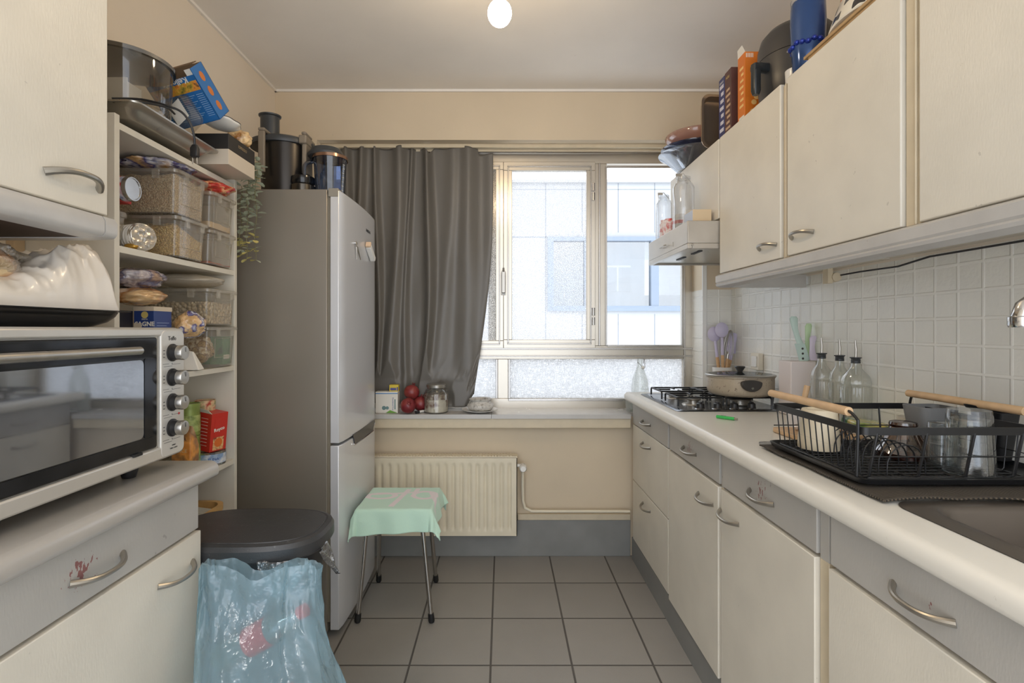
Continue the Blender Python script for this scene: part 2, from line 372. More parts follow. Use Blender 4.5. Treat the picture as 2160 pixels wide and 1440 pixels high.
def leaf(x0,x1,y0,y1,w):
    b = MB()
    fr(b,x0,x1,y0,y0+w,2.975,3.01); fr(b,x0,x1,y1-w,y1,2.975,3.01); fr(b,x0,x0+w,y0+w,y1-w,2.975,3.01); fr(b,x1-w,x1,y0+w,y1-w,2.975,3.01)
    fr(b,x0+w*.45,x1-w*.45,y0+w*.45,y0+w*.62,2.968,2.975,1); fr(b,x0+w*.45,x1-w*.45,y1-w*.62,y1-w*.45,2.968,2.975,1)
    fr(b,x0+w*.45,x0+w*.62,y0+w*.62,y1-w*.62,2.968,2.975,1); fr(b,x1-w*.62,x1-w*.45,y0+w*.62,y1-w*.62,2.968,2.975,1)
    return b
sash = obj('casement', leaf(1062,1254,344,734,18), [alu_f,alu_f2], win, bevel=.002)
sash2 = obj('casement', leaf(852,1062,344,734,16), [alu_f,alu_f2], win, bevel=.002)
clear = glassy('window_glass', (248,250,252), .03, .35)
# rippled glass: a fine wavy relief that breaks up what lies behind it
def ripple(name, scale, haze, lines):
    m, nt, bb = newmat(name); out = nt.nodes['Material Output']; nt.nodes.remove(bb)
    g = N(nt,'ShaderNodeNewGeometry'); mp = N(nt,'ShaderNodeMapping'); nt.links.new(g.outputs['Position'], mp.inputs[0])
    t = N(nt,'ShaderNodeBsdfTransparent'); gl = N(nt,'ShaderNodeBsdfGlossy'); gl.inputs['Roughness'].default_value = .1
    tl = N(nt,'ShaderNodeBsdfTranslucent'); tl.inputs[0].default_value = lin((214,215,216) if lines else (186,189,193))
    if lines:
        h = None
        for sc in ((22,1,170),(170,1,22)):
            mq = N(nt,'ShaderNodeMapping'); mq.inputs['Scale'].default_value = sc; nt.links.new(g.outputs['Position'], mq.inputs[0])
            n = N(nt,'ShaderNodeTexNoise', i_Scale=1.0*scale, i_Detail=1.0); nt.links.new(mq.outputs[0], n.inputs['Vector'])
            q = N(nt,'ShaderNodeMapRange', i_From_Min=.46, i_From_Max=.68); nt.links.new(n.outputs['Fac'], q.inputs['Value'])
            h = q.outputs[0] if h is None else math_node(nt,'MAXIMUM', h, q.outputs[0])
    else:
        v = N(nt,'ShaderNodeTexVoronoi', feature='DISTANCE_TO_EDGE', i_Scale=float(scale)); nt.links.new(g.outputs['Position'], v.inputs['Vector'])
        q = N(nt,'ShaderNodeMapRange', i_From_Min=.0, i_From_Max=.12, i_To_Min=1, i_To_Max=0); nt.links.new(v.outputs['Distance'], q.inputs['Value']); h = q.outputs[0]
    bp = N(nt,'ShaderNodeBump', i_Strength=.6, i_Distance=.004); nt.links.new(h, bp.inputs['Height'])
    nt.links.new(bp.outputs[0], gl.inputs['Normal']); nt.links.new(bp.outputs[0], tl.inputs['Normal'])
    mf = N(nt,'ShaderNodeMapRange', i_To_Min=haze[0], i_To_Max=haze[1]); nt.links.new(h, mf.inputs['Value'])
    m1 = N(nt,'ShaderNodeMixShader'); nt.links.new(mf.outputs[0], m1.inputs[0]); nt.links.new(t.outputs[0], m1.inputs[1]); nt.links.new(tl.outputs[0], m1.inputs[2])
    m2 = N(nt,'ShaderNodeMixShader'); m2.inputs[0].default_value = .06; nt.links.new(m1.outputs[0], m2.inputs[1]); nt.links.new(gl.outputs[0], m2.inputs[2])
    nt.links.new(m2.outputs[0], out.inputs[0]); return m
rip = ripple('rippled_glass', 110, (.1,.5), False)
frost = ripple('woven_glass', 1.6, (.5,1.0), True)
def pane(par, x0,x1,y0,y1,d,m,label=None):
    b = MB(); fr(b,x0,x1,y0,y1,d,d+.004); return obj('pane', b, m, par, smooth=0, label=label)
pane(sash,1079,1237,361,717,2.99,rip); pane(sash2,867,1047,361,717,2.99,rip)
pane(win,1279,1441,354,728,3.02,clear); pane(win,704,852,345,730,3.02,clear)
pane(win,1071,1442,756,841,3.02,frost); pane(win,704,1051,756,841,3.02,frost)
b = MB()
for y0 in (385,648):
    for dy in (0,20): b.at((wx(1252,2.96),2.965,wz(y0+dy+9,2.96))); b.lathe([(.011,-.022),(.011,.022)], n=12)
obj('hinge', b, alu_f2, sash)
b = MB(); b.box(wx(1057,2.97),wx(1067,2.97),2.962,2.9685,wz(622,2.97),wz(575,2.97)); obj('handle_plate', b, white_pl, sash, bevel=.001)
b = MB(); b.tube([P(1062,583,2.955),P(1062,570,2.93),P(1062,564,2.93)],.006); b.box(wx(1058,2.95),wx(1066,2.95),2.93,2.945,wz(618,2.95),wz(572,2.95)); obj('handle', b, handle_metal, sash, bevel=.003)

# ---- what stands outside
cladding = pm('white_cladding', (174,175,175), .6, var=.03, vs=1)
seam = pm('cladding_seam', (128,134,142), .7)
blueframe = pm('blue_grey_window_frame', (132,143,157), .4)
roomdark = pm('blind_fabric', (140,148,154), .7, var=.1, vs=3)
refl = glassy('far_window_glass', (232,238,242), .25, .6)
BD = 9.0
bt = thing('building', 'white panel-clad building with a ribbon window across the street', 'building', (1.5,BD,-6))
b = MB()
def q(px, py, d=BD): return P(px,py,d)
x_l, x_r, zt, zb_ = wx(500,BD), wx(2300,BD), wz(386,BD), -6
wt, wb, wl, wr = wz(500,BD), wz(656,BD), wx(1155,BD), wx(1470,BD)
b.box(x_l,x_r,BD,BD+3,wt,zt); b.box(x_l,x_r,BD,BD+3,zb_,wb); b.box(x_l,wl,BD,BD+3,wb,wt); b.box(wr,x_r,BD,BD+3,wb,wt)
b.box(x_l,x_r,BD-.05,BD+3.05,zt,zt+.05,0)
obj('cladding', b, cladding, bt, smooth=0)
b = MB()
for px in (700,778,856,934,1012,1075,1151,1228,1304,1381,1459,1536,1613):
    if 1155 < px < 1470:
        b.box(wx(px,BD)-.006,wx(px,BD)+.006,BD-.002,BD,wt+.08,zt); b.box(wx(px,BD)-.006,wx(px,BD)+.006,BD-.002,BD,zb_,wb-.05)
    else: b.box(wx(px,BD)-.006,wx(px,BD)+.006,BD-.002,BD,zb_,zt)
b.box(x_l,wl,BD-.002,BD,wt-.01,wt+.01); b.box(x_l,x_r,BD-.002,BD,wz(400,BD),wz(399,BD))
obj('panel_joints', b, seam, bt, smooth=0)
b = MB()
b.box(wl,wr,BD-.06,BD+.1,wt-.07,wt); b.box(wl,wr,BD-.06,BD+.1,wb,wb+.09); b.box(wl,wl+.1,BD-.06,BD+.1,wb+.09,wt-.07); b.box(wr-.1,wr,BD-.06,BD+.1,wb+.09,wt-.07); b.box(wx(1372,BD),wx(1388,BD),BD-.05,BD+.1,wb+.09,wt-.07); b.box(wx(1232,BD),wx(1250,BD),BD-.05,BD+.1,wb+.09,wt-.07)
wf = obj('window', b, blueframe, bt, smooth=0)
b = MB(); b.box(wl+.1,wr-.1,BD+.02,BD+.03,wb+.09,wt-.07); obj('pane', b, refl, wf, smooth=0)
b = MB(); b.box(wl,wx(1370,BD),BD+.3,BD+.32,wb,wt); b.box(wx(1283,BD),wx(1338,BD),BD+.26,BD+.29,wz(612,BD),wz(557,BD),1); b.box(wx(1283,BD),wx(1338,BD),BD+.25,BD+.26,wz(560,BD),wz(556,BD),2); b.box(wx(1308,BD),wx(1311,BD),BD+.24,BD+.26,wz(612,BD),wz(557,BD),2)
b.box(wl,wr,BD+.33,BD+.4,wb-.3,wb+.3,3)
obj('window_blind', b, [roomdark, pm('pale_cupboard',(112,120,128),.6), white_pl, pm('dim_back',(104,110,116),.7)], wf, smooth=0)

# ---- bulb
LAMP = P(1054,28,1.68)
lamp = thing('pendant_lamp', 'lit round bare bulb hanging from the ceiling on a short cord', 'lamp', (LAMP.x,LAMP.y,ZC))
bulb_m = pm('lit_bulb', (255,244,225), .4, emis=(255,226,184), es=95)
b = MB(); b.ball(LAMP,.039,.039,.042,n=32,k=20); obj('bulb', b, bulb_m, lamp)
b = MB(); b.lathe([(.017,LAMP.z+.036),(.02,LAMP.z+.045),(.02,LAMP.z+.08),(.006,LAMP.z+.095)], (LAMP.x,LAMP.y,0)); obj('lamp_holder', b, white_pl, lamp)
b = MB(); b.lathe([(.003,LAMP.z+.09),(.003,ZC-.02),(.045,ZC-.018),(.05,ZC-.0005)], (LAMP.x,LAMP.y,0)); obj('cord', b, white_pl, lamp)

# ---- radiator with valve and pipes
radm = pm('radiator_enamel', (222,212,188), .4, var=.05, vs=9, dirt=.3)
x0, x1, dr = wx(690,2.74), wx(1091,2.74), 2.74
z0, z1 = wz(1130,dr), wz(966,dr)
rad = thing('radiator', 'cream ribbed panel radiator under the window behind the stool', 'radiator', ((x0+x1)/2,dr+.04,z0))
b = MB(); nx = 300; pitch = 17.0*dr/F
def rf(u,v):
    x = x0+(x1-x0)*u; z = z0+(z1-z0)*v
    e = min(1,max(0,min(v,1-v)-.06)/.05); e = e*e*(3-2*e)
    ph = ((x1-.018-x)/pitch)%1
    g = 0
    if .03 < u < .97: g = max(0, math.cos((ph-.5)*2*PI)*.5+.5)**2
    return Vector((x, dr + .009*g*e, z))
b.grid(nx, 40, rf); b.box(x0,x1,dr+.014,dr+.05,z0,z1); b.box(x0,x0+.004,dr,dr+.05,z0,z1); b.box(x1-.004,x1,dr,dr+.05,z0,z1)
obj('panel', b, radm, rad, smooth=50)
b = MB(); b.box(x0,x1+.001,dr+.012,dr+.075,z1,z1+.006)
for k in range(60): b.box(x0+.02+k*(x1-x0-.04)/60,x0+.026+k*(x1-x0-.04)/60,dr+.02,dr+.07,z1+.006,z1+.009)
obj('top_grille', b, radm, rad)
b = MB(); b.box(x0+.1,x0+.13,dr+.05,YB-.001,z0+.3,z0+.34); b.box(x1-.13,x1-.1,dr+.05,YB-.001,z0+.3,z0+.34); obj('bracket', b, radm, rad)
v = P(1103,985,2.76)
b = MB(); b.tube([(x1-.002,2.765,v.z+.008),(v.x,2.765,v.z+.008)],.009); b.at((v.x,v.y,v.z),rx=PI/2); b.lathe([(.016,-.02),(.02,-.01),(.02,.03),(.014,.04)],n=20); obj('valve', b, white_pl, rad)
# pipe runs from the valve down and along the wall
b = MB(); z_p = wz(1078,2.8)
b.tube([(v.x,2.775,v.z-.02),(v.x,2.79,v.z-.1),(v.x+.002,2.8,z_p+.06),(v.x+.012,2.8,z_p+.02),(v.x+.05,2.8,z_p),(.69,2.8,z_p)],.0085,n=12)
b2 = MB(); b2.box(wx(1092,2.83),.70,2.822,YB-.0005,.199,wz(1083,2.83)); structure('trim_4', b2, cream_edge, bevel=.003)
obj('pipe', b, radm, rad)

# ---- curtain
curt_m = pm('grey_curtain_satin', (106,102,95), .42, var=.06, vs=3, bump=.05, bs=600)
b = MB()
key = [(715,852),(800,850),(830,852),(852,856),(872,857),(905,858),(935,857),(955,859),(975,859),(988,858),(1003,832)]
def hem(px):
    for (a,ya),(c,yc) in zip(key,key[1:]):
        if a <= px <= c: return ya+(yc-ya)*(px-a)/(c-a)
    return key[-1][1] if px > 1000 else key[0][1]
ridges = [(.03,.03,1),(.14,.03,1),(.25,.022,.8),(.37,.05,1.2),(.47,.016,.6),(.585,.028,1.5),(.72,.05,.55),(.86,.06,.9),(.97,.05,.5)]
def cf(u,v):
    px_t = 715+325*u; px_b = 715+289*u
    w = v**2.2
    px = px_t + (px_b-px_t)*w + 5*math.sin(v*5+u*19)*v
    y_top = 306 + 5*abs(math.sin(u*PI*5)) + (14*u if u>.9 else 0)
    if .55 < u < .62: y_top += 16*(1-abs(u-.585)/.035)
    yb = hem(px_b)
    py = y_top + (yb-y_top)*v
    d = 0
    for c,s,a in ridges:
        cc = c + .02*math.sin(v*3+c*20); ss = s*(.8+.5*v)
        d += a*math.exp(-((u-cc)/ss)**2)
    n = noise.noise(Vector((u*5,v*2.2,1.3)))*.5 + noise.noise(Vector((u*14,v*5,4)))*.25*v
    bb = max(0,(v-.8)/.2)
    n2 = noise.noise(Vector((u*9,v*14,7)))*bb*1.3 + abs(noise.noise(Vector((u*16+v*9,v*8,2))))*bb*1.2
    D = 2.93 - .036*d - .028*n - .026*n2
    D = max(D, 2.862+.043*min(1,max(0,(v-.75)/.15)))
    pt = P(px, py, 2.9); pt.y = D; return pt
b.grid(240,150,cf)
cu = obj('curtain', b, curt_m, smooth=80, solid=.0015)
tag(cu, 'long grey satin curtain bunched at the left half of the window', 'curtain')
b = MB(); b.box(NL+.002,NR-.002,2.90,2.918,ZB-.02,ZB-.0005); b.box(NL+.002,NR-.002,2.935,2.945,ZB-.03,ZB-.0005)
single('curtain_rail', b, cream_edge, 'cream double curtain rail under the lintel above the window', 'curtain rail')
# ================================================================== KITCHEN UNITS
def bow(b, c, ax, out, L, h, r=.0055, droop=.006):
    """bow handle centred at c on a front, lying along ax, standing out along out"""
    c, ax, out = Vector(c), Vector(ax), Vector(out); pts, rr = [], []
    for k in range(17):
        t = -1+2*k/16
        s = 1-abs(t)**2.6
        pts.append(c + ax*(t*L/2) + out*(h*s-.0005) + Vector((0,0,-droop*s))); rr.append(r*(1.25-.35*s))
    b.tube(pts, rr, n=10)
HOUT = .028
def handle(par, c, out, name='handle', L=.128, ax=(0,1,0)):
    b = MB(); bow(b, c, ax, out, L, HOUT); return obj(name, b, handle_metal, par)

# ---- left run
LX = -.765
def left_unit(d0, d1, label, two=False):
    t = thing('base_cabinet', label, 'cabinet', ((LX+XL)/2,(d0+d1)/2,0))
    b = MB(); b.box(XL+.002,LX-.018,d0,d1,.1,.858); b.box(XL+.002,LX-.05,d0,d1,0,.1,1); obj('carcass', b, [carcass,grey_plinth], t)
    b = MB(); b.box(LX-.018,LX,d0+.002,d1-.0,.742,.857); dr_ = obj('drawer', b, grey_front, t, bevel=.0015); handle(dr_, (LX,(d0+d1)/2,.79), (1,0,0))
    b = MB(); b.box(LX-.018,LX+.004,d0+.002,d1+.004,.11,.735); dd = obj('door', b, cream, t, bevel=.002); handle(dd, (LX+.004,d1-.095,.672), (1,0,0))
    return t
left_unit(.655,1.30,'cream base cabinet with grey drawer under the toaster oven')
def worktop_profile(xf, xb, z1, z0, s):
    """cross-section: rounded front lip at xf, back at xb (s=+1 when the front faces -x)"""
    r = .022; pts = [(xb,z0+.012),(xf+s*.04,z0+.012),(xf+s*.04,z0),(xf+s*.012,z0)]
    for k in range(4): a = PI/2*k/3; pts.append((xf+s*(.012-.012*math.sin(a)), z0+.012-.012*math.cos(a)))
    for k in range(7): a = PI/2*k/6; pts.append((xf+s*(r-r*math.cos(a)), z1-r+r*math.sin(a)))
    pts.append((xf+s*.05,z1-.001)); pts.append((xb,z1-.001)); return pts
ltop = pm('worn_grey_worktop', (170,165,158), .24, var=.03, vs=8, dirt=.5, dcol=(110,80,60), bump=.05, coat=.2)
pr = worktop_profile(-.738, XL+.002, .90, .859, -1)
b = MB(); b.rings([[Vector((x,y,z)) for x,z in pr] for y in (.02,1.345)])
single('worktop', b, ltop, 'grey worn worktop with rounded lip on the left beneath the toaster oven', 'worktop')
# left wall cabinet
ux = -.83
t = thing('wall_cabinet', 'cream wall cabinet above the toaster oven at the left edge', 'cabinet', ((ux+XL)/2,.8,1.43))
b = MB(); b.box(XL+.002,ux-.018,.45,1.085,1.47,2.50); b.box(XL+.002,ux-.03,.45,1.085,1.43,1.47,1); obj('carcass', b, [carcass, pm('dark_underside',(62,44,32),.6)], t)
b = MB(); b.box(ux-.018,ux,.455,1.087,1.478,2.50); dd = obj('door', b, cream, t, bevel=.003); 
b = MB(); bow(b,(ux,1.0,1.527),(0,1,0),(1,0,0),.128,.028,r=.0065,droop=-.012); obj('handle', b, handle_metal, dd)
b = MB(); pr = [(ux-.03,1.428),(ux+.006,1.430)]+[(ux+.006+.012*math.sin(a),1.442-.012*math.cos(a)) for a in (.6,1.2,PI/2)]+[(ux+.018,1.462),(ux+.012,1.472),(ux-.03,1.474)]
b.rings([[Vector((x,y,z)) for x,z in pr] for y in (.45,1.055)]); b.rings([[Vector((x,y,z)) for x,z in pr] for y in (1.058,1.09)]); b.box(XL+.01,ux-.03,1.06,1.09,1.428,1.4695)
obj('light_rail', b, grey_trim, t)
b = MB(); b.box(XL+.001,XL+.02,1.30,1.331,.905,1.62); structure('trim_5', b, pm('bare_wood_strip',(196,172,138),.6,var=.12,vs=20))

# ---- right run
RX = .70
def runit(d1, d0, fronts, label, doorh=None):
    """unit from depth d0 (near) to d1 (far); fronts = list of (name, z0, z1, material, handle position)"""
    t = thing('base_cabinet', label, 'cabinet', ((RX+XR)/2,(d0+d1)/2,0))
    b = MB(); b.box(RX+.018,XR-.002,d0,d1,.12,.62); b.box(RX+.018,RX+.03,d0,d1,.62,.853); b.box(RX+.018,XR-.002,d0,d0+.012,.62,.853); b.box(RX+.018,XR-.002,d1-.012,d1,.62,.853)
    obj('carcass', b, carcass, t)
    for nm, z0, z1, mt, hp, ex in fronts:
        b = MB(); b.box(RX-ex,RX+.018,d0+.003,d1-.003,z0,z1); o = obj(nm, b, mt, t, bevel=.002)
        if hp: handle(o, (RX-ex,hp[0],hp[1]), (-1,0,0))
    return t
runit(2.77,2.178,[('drawer',.74,.852,grey_front,(2.50,.789),.002),('drawer',.442,.736,cream,(2.50,.68),.002),('drawer',.124,.437,cream,(2.50,.382),.002)],'three-drawer base cabinet with a grey top drawer at the window end, under the hob')
runit(2.162,1.662,[('drawer',.742,.852,grey_front,(1.927,.789),.001),('door',.115,.734,cream,(1.765,.663),.006)],'cream base cabinet with one grey drawer and one door, beside the three-drawer cabinet')
runit(1.645,1.147,[('drawer',.742,.852,grey_front,(1.395,.789),.001),('door',.115,.734,cream,(1.58,.668),.006)],'cream base cabinet with red scratches round its drawer handle, under the dish rack')
runit(1.10,.61,[('drawer',.742,.852,grey_front,(.857,.789),.004),('door',.115,.734,cream,(.68,.668),.008)],'nearest cream base cabinet on the right with a grey drawer, below the sink')
for i,(a,c) in enumerate(((2.164,2.176),(1.647,1.660),(1.114,1.145))):
    b = MB(); b.box(RX+.004,RX+.03,a,c,.12,.735,1); b.box(RX+.004,RX+.03,a,c,.735,.853,0); structure(f'trim_{6+i}', b, [grey_front,cream_edge], bevel=.001)
b = MB(); b.box(RX+.001,RX+.035,.55,2.80,0,.118)
single('plinth', b, grey_plinth, 'long grey kick board along the floor under the right cabinets', 'kick board')

# worktop with the sink cut-out
rtop = pm('white_laminate_worktop', (222,218,208), .3, dirt=.3, dcol=(140,120,95), bump=.03)
SX0,SX1,SY0,SY1 = .80,1.14,.60,.985
pr = worktop_profile(.665, XR-.002, .90, .856, 1)
pf = worktop_profile(.665, .775, .90, .856, 1)
b = MB()
b.rings([[Vector((x,y,z)) for x,z in pr] for y in (1.0,1.6955)]); b.rings([[Vector((x,y,z)) for x,z in pr] for y in (1.6965,2.825)])
b.rings([[Vector((x,y,z)) for x,z in pf] for y in (.45,1.0)]); b.box(1.17,XR-.002,.45,1.0,.868,.899); b.box(.775,1.17,.45,.58,.868,.899)
single('worktop', b, rtop, 'long white worktop with rounded lip along the right wall', 'worktop')
sink_m = pm('sink_steel', (168,163,156), .28, metal=.9, var=.05, vs=10, bump=.03, bs=200)
sk = thing('sink', 'stainless steel sink bowl with rounded corners at the right edge', 'sink', (.97,.8,.90))
b = MB(); rs = []
for k,(g,z) in enumerate(((-.04,.9008),(-.012,.903),(0,.9035),(.004,.902),(.010,.893),(.016,.80),(.03,.765),(.07,.755))):
    rs.append([Vector((x,y,z)) for x,y in rrect(SX0+g,SX1-g,SY0+g if g>0 else SY0+g,SY1-g,.05 if g<=.016 else .045,7)])
b.rings(rs, caps=(False,True)); obj('basin', b, pm('bowl_steel_dark_reflection',(104,96,88),.36,metal=.6,var=.08,vs=8), sk, smooth=50)  # bowl steel darker than the drainboard: a dark reflection put into its colour
b = MB(); b.lathe([(.035,.7565),(.03,.759),(.012,.758)], (.97,.8,0)); obj('drain', b, chrome, sk)
b = MB(); b.prism(rrect(.762,1.19,1.03,1.56,.03),.9005,.9035)
for k in range(14): b.box(.80+k*.028,.812+k*.028,1.06,1.53,.9035,.9055)
obj('drainboard', b, sink_m, sk)
tp = P(2146,655,1.0)
fa = thing('faucet', 'chrome tap spout reaching in over the sink from the right', 'tap', (1.16,.93,.9))
b = MB(); ft = P(2157,690,.92); pts = [(1.20,.90,.915),(1.20,.90,1.20)]
for k in range(1,12):
    a = PI*k/12; pts.append((1.06+.14*math.cos(a)*1.0 if False else (1.20+ft.x)/2+(1.20-ft.x)/2*math.cos(a), .90+.02*k/12, 1.20+.1*math.sin(a)))
pts += [(ft.x,.92,1.24),(ft.x,.92,ft.z+.012)]
pts = [(1.20,.90,.915),(1.20,.90,1.262)]+[((1.20+ft.x)/2+(1.20-ft.x)/2*math.cos(PI*k/12), .90+.02*k/12, 1.262+.045*math.sin(PI*k/12)**.7) for k in range(1,12)]+[(ft.x,.92,1.262),(ft.x,.92,ft.z+.010)]
b.tube(pts,.0165,n=20); obj('spout', b, chrome, fa)
b = MB(); b.lathe([(.019,ft.z),(.0205,ft.z+.004),(.0205,ft.z+.018),(.017,ft.z+.02)], (ft.x,.92,0), n=20); obj('nozzle', b, chrome, fa)
b = MB(); b.lathe([(.03,.9),(.03,.91),(.022,.93),(.02,.96)], (1.20,.90,0)); obj('tap_base', b, chrome, fa)

# ---- wall cabinets on the right
UX = .90; UT = 2.035
def wunit(d1,d0,z0,label,hpos=None,gap=0):
    t = thing('wall_cabinet', label, 'cabinet', ((UX+XR)/2,(d0+d1)/2,z0))
    b = MB(); b.box(UX+.018,XR-.002,d0,d1,z0,UT-.004); obj('carcass', b, carcass, t)
    b = MB(); b.box(UX,UX+.018,d0+.003+gap,d1-.003,z0+.004,UT); o = obj('door', b, cream, t, bevel=.003)
    if hpos: b = MB(); bow(b,(UX,)+hpos,(0,1,0),(-1,0,0),.112,.026,r=.0055,droop=-.008); obj('handle', b, handle_metal, o)
    return t
wunit(2.77,2.15,1.70,'short cream wall cabinet over the extractor hood')
wunit(2.145,1.672,1.468,'narrow cream wall cabinet with worn paint round its handle, right of the hood',(1.752,1.519))
wunit(1.638,1.165,1.468,'cream wall cabinet in the middle of the right wall, under the blue vase',(1.55,1.523))
wunit(1.12,.62,1.468,'nearest cream wall cabinet at the right edge of the room')
for i,(a,c) in enumerate(((1.640,1.670),(1.122,1.163))):
    b = MB(); b.box(UX+.008,UX+.03,a,c,1.47,UT-.01); b.box(UX+.002,UX+.008,a+.006,a+.011,1.47,UT-.01); structure(f'trim_{9+i}', b, cream_edge, bevel=.002)
b = MB(); pr = [(UX+.03,1.414),(UX+.002,1.414),(UX-.012,1.419),(UX-.016,1.426),(UX-.012,1.431),(UX-.016,1.436),(UX-.016,1.460),(UX-.006,1.467),(UX+.03,1.467)]
b.rings([[Vector((x,y,z)) for x,z in pr] for y in (.62,2.145)]); b.box(UX+.03,XR-.01,2.12,2.145,1.414,1.467)
single('light_rail', b, grey_trim, 'grey moulded light rail under the right wall cabinets', 'light rail')
tl = thing('tube_light', 'cream strip light socket with loose cable under the right wall cabinets', 'lamp', (1.21,1.9,1.44))
b = MB(); sk_ = P(1760,585,1.88); b.box(sk_.x-.03,sk_.x-.012,1.87,1.9,1.408,1.467); b.at((sk_.x,1.885,1.43),rx=PI/2); b.lathe([(.016,-.015),(.018,0),(.016,.02)],n=16); obj('socket', b, cream_edge, tl)
b = MB(); b.tube([(sk_.x+.01,1.86,1.436),(1.235,1.78,1.44),(1.24,1.62,1.438),(1.24,1.5,1.452),(1.244,1.2,1.452),(1.244,.8,1.452)],.003,n=6); obj('cable', b, ink, tl)

# ---- extractor hood
hm = pm('hood_painted_steel', (186,180,170), .33, metal=.6, var=.08, vs=12, dirt=.4)
hd = thing('extractor_hood', 'slim pull-out extractor hood below the short cabinet by the window', 'extractor hood', (.95,2.43,1.575))
hx = .77
b = MB(); b.box(hx,XR-.01,2.15,2.72,1.60,1.694); b.box(hx,hx+.02,2.15,2.72,1.577,1.6); b.box(hx+.02,XR-.01,2.15,2.165,1.577,1.6); b.box(hx+.02,XR-.01,2.705,2.72,1.577,1.6)
obj('hood_body', b, hm, hd, bevel=.003)
b = MB(); b.box(hx+.022,XR-.03,2.166,2.704,1.586,1.598)
for k in range(2): b.box(.86,.875,2.26+k*.2,2.36+k*.2,1.582,1.587,1)
obj('filter', b, [alu, ink], hd)
b = MB(); b.box(hx-.003,hx,2.33,2.335,1.615,1.635); b.tube([(hx-.004,2.42,1.636),(hx-.014,2.42,1.634),(hx-.014,2.49,1.632),(hx-.004,2.49,1.634)],.003,n=6); obj('pull', b, handle_metal, hd)
b = MB(); b.at((.79,2.149,1.592),rx=PI/2); b.lathe([(.005,0),(.005,.003)],n=12); obj('screw', b, handle_metal, hd)
# ================================================================== LEFT SIDE THINGS
CYC = Matrix(((0,0,1,0),(1,0,0,0),(0,1,0,0),(0,0,0,1)))      # local x,y,z -> room y,z,x
def yz(b): b.M = CYC; return b
# ---- toaster oven
OX = -.81; O0, O1, OZ0, OZ1 = .75, 1.314, .928, 1.245
silver = pm('silver_lacquer', (204,200,192), .3, metal=.45)
oven_glass = pm('smoked_oven_glass', (160,163,168), .035, metal=.85, var=.12, vs=9)
ov = thing('toaster_oven', 'silver toaster oven with four knobs on the left worktop', 'oven', ((OX+XL)/2,1.05,.90))
b = MB(); b.box(-1.19,OX-.02,O0+.006,O1-.006,OZ0+.006,OZ1-.006); obj('housing', b, silver, ov, bevel=.008)
b = MB(); yz(b).prism(rrect(O0,O1,OZ0,OZ1,.022,6), OX-.022, OX-.006)
b.M = Matrix(); b.box(OX-.006,OX,O0+.02,O1,OZ1-.020,OZ1-.003) if False else None
obj('front_frame', b, silver, ov, bevel=.005)
b = MB(); yz(b).prism(rrect(O0+.004,O1-.006,OZ1-.021,OZ1-.002,.006), OX-.007, OX+.002); obj('frame_rail', b, silver, ov, bevel=.004); b = MB(); yz(b).prism(rrect(O0+.004,O1-.012,OZ0+.004,OZ0+.034,.008), OX-.007, OX+.002)
obj('frame_rail', b, silver, ov, bevel=.004)
b = MB(); yz(b).prism(rrect(1.222,O1-.003,OZ0+.006,OZ1-.006,.016), OX-.007, OX+.003); cp = obj('control_panel', b, pm('panel_silver',(206,203,196),.35,metal=.35), ov, bevel=.003)
b = MB(); yz(b).prism(rrect(O0+.012,1.214,OZ0+.036,OZ1-.023,.006), OX-.006, OX-.001); door = obj('door', b, black_gloss, ov, bevel=.002)
b = MB(); yz(b).prism(rrect(O0+.03,1.165,.995,1.172,.012), OX-.0008, OX+.0012); obj('door_glass', b, oven_glass, door)
b = MB(); yz(b).prism(rrect(O0+.018,1.205,1.176,1.216,.004), OX-.0008, OX+.0008); yz(b).prism(rrect(O0+.018,1.205,.968,.992,.004), OX-.0008, OX+.0006); yz(b).prism(rrect(1.169,1.205,.994,1.174,.004), OX-.0008, OX+.0006); obj('door_border', b, pm('smoked_border_glass',(60,62,66),.1,metal=.75,var=.35,vs=14), door)
b = MB(); b.tube([(OX+.033,O0+.01,1.195),(OX+.033,1.108,1.195)],.0085,n=16); b.tube([(OX,O0+.07,1.195),(OX+.033,O0+.07,1.195)],.006); b.tube([(OX,1.095,1.195),(OX+.033,1.095,1.195)],.006); obj('door_handle', b, alu, door)
for z in (1.184,1.124,1.063,1.001):
    b = MB(); yz(b); b.lathe([(.0215,OX+.002),(.0215,OX+.006),(.018,OX+.008),(.0175,OX+.02)],(1.262,z,0),n=28)
    k = obj('knob', b, black_pl, ov)
    b = MB(); yz(b); b.lathe([(.0178,OX+.02),(.0182,OX+.031),(.0165,OX+.035),(.001,OX+.0365)],(1.262,z,0),n=28); obj('knob_cap', b, alu, k)
    b = MB(); b.box(OX+.0366,OX+.0372,1.2612,1.2625,z+.002,z+.013); obj('knob_mark', b, ink, k)
b = MB()
for z in (1.155,1.094,1.032,.972):
    for (ya,yb2,dz) in ((1.262,1.294,0),(1.228,1.25,.002),(1.232,1.262,-.004)): b.box(OX+.003,OX+.0034,ya,yb2,z+dz,z+dz+.0007)
    b.box(OX+.003,OX+.0034,1.2615,1.2625,z,z+.004)
    for k in range(3): b.box(OX+.003,OX+.0034,1.229,1.235,z+.018+k*.008,z+.0195+k*.008)
obj('scale_marks', b, ink, ov)
b = MB(); yz(b); b.lathe([(.0028,OX+.003),(.002,OX+.005)],(1.288,1.032,0),n=12); obj('indicator_light', b, pm('red_lens',(170,30,30),.3), ov)
text('Teffo', .0145, (OX+.0036,1.262,1.2185), '+x', ink, ov); text('TURBO', .0045, (OX+.0036,1.268,.958), '+x', ink, ov); text('GRILL & BAKE', .0045, (OX+.0036,1.268,.951), '+x', ink, ov)
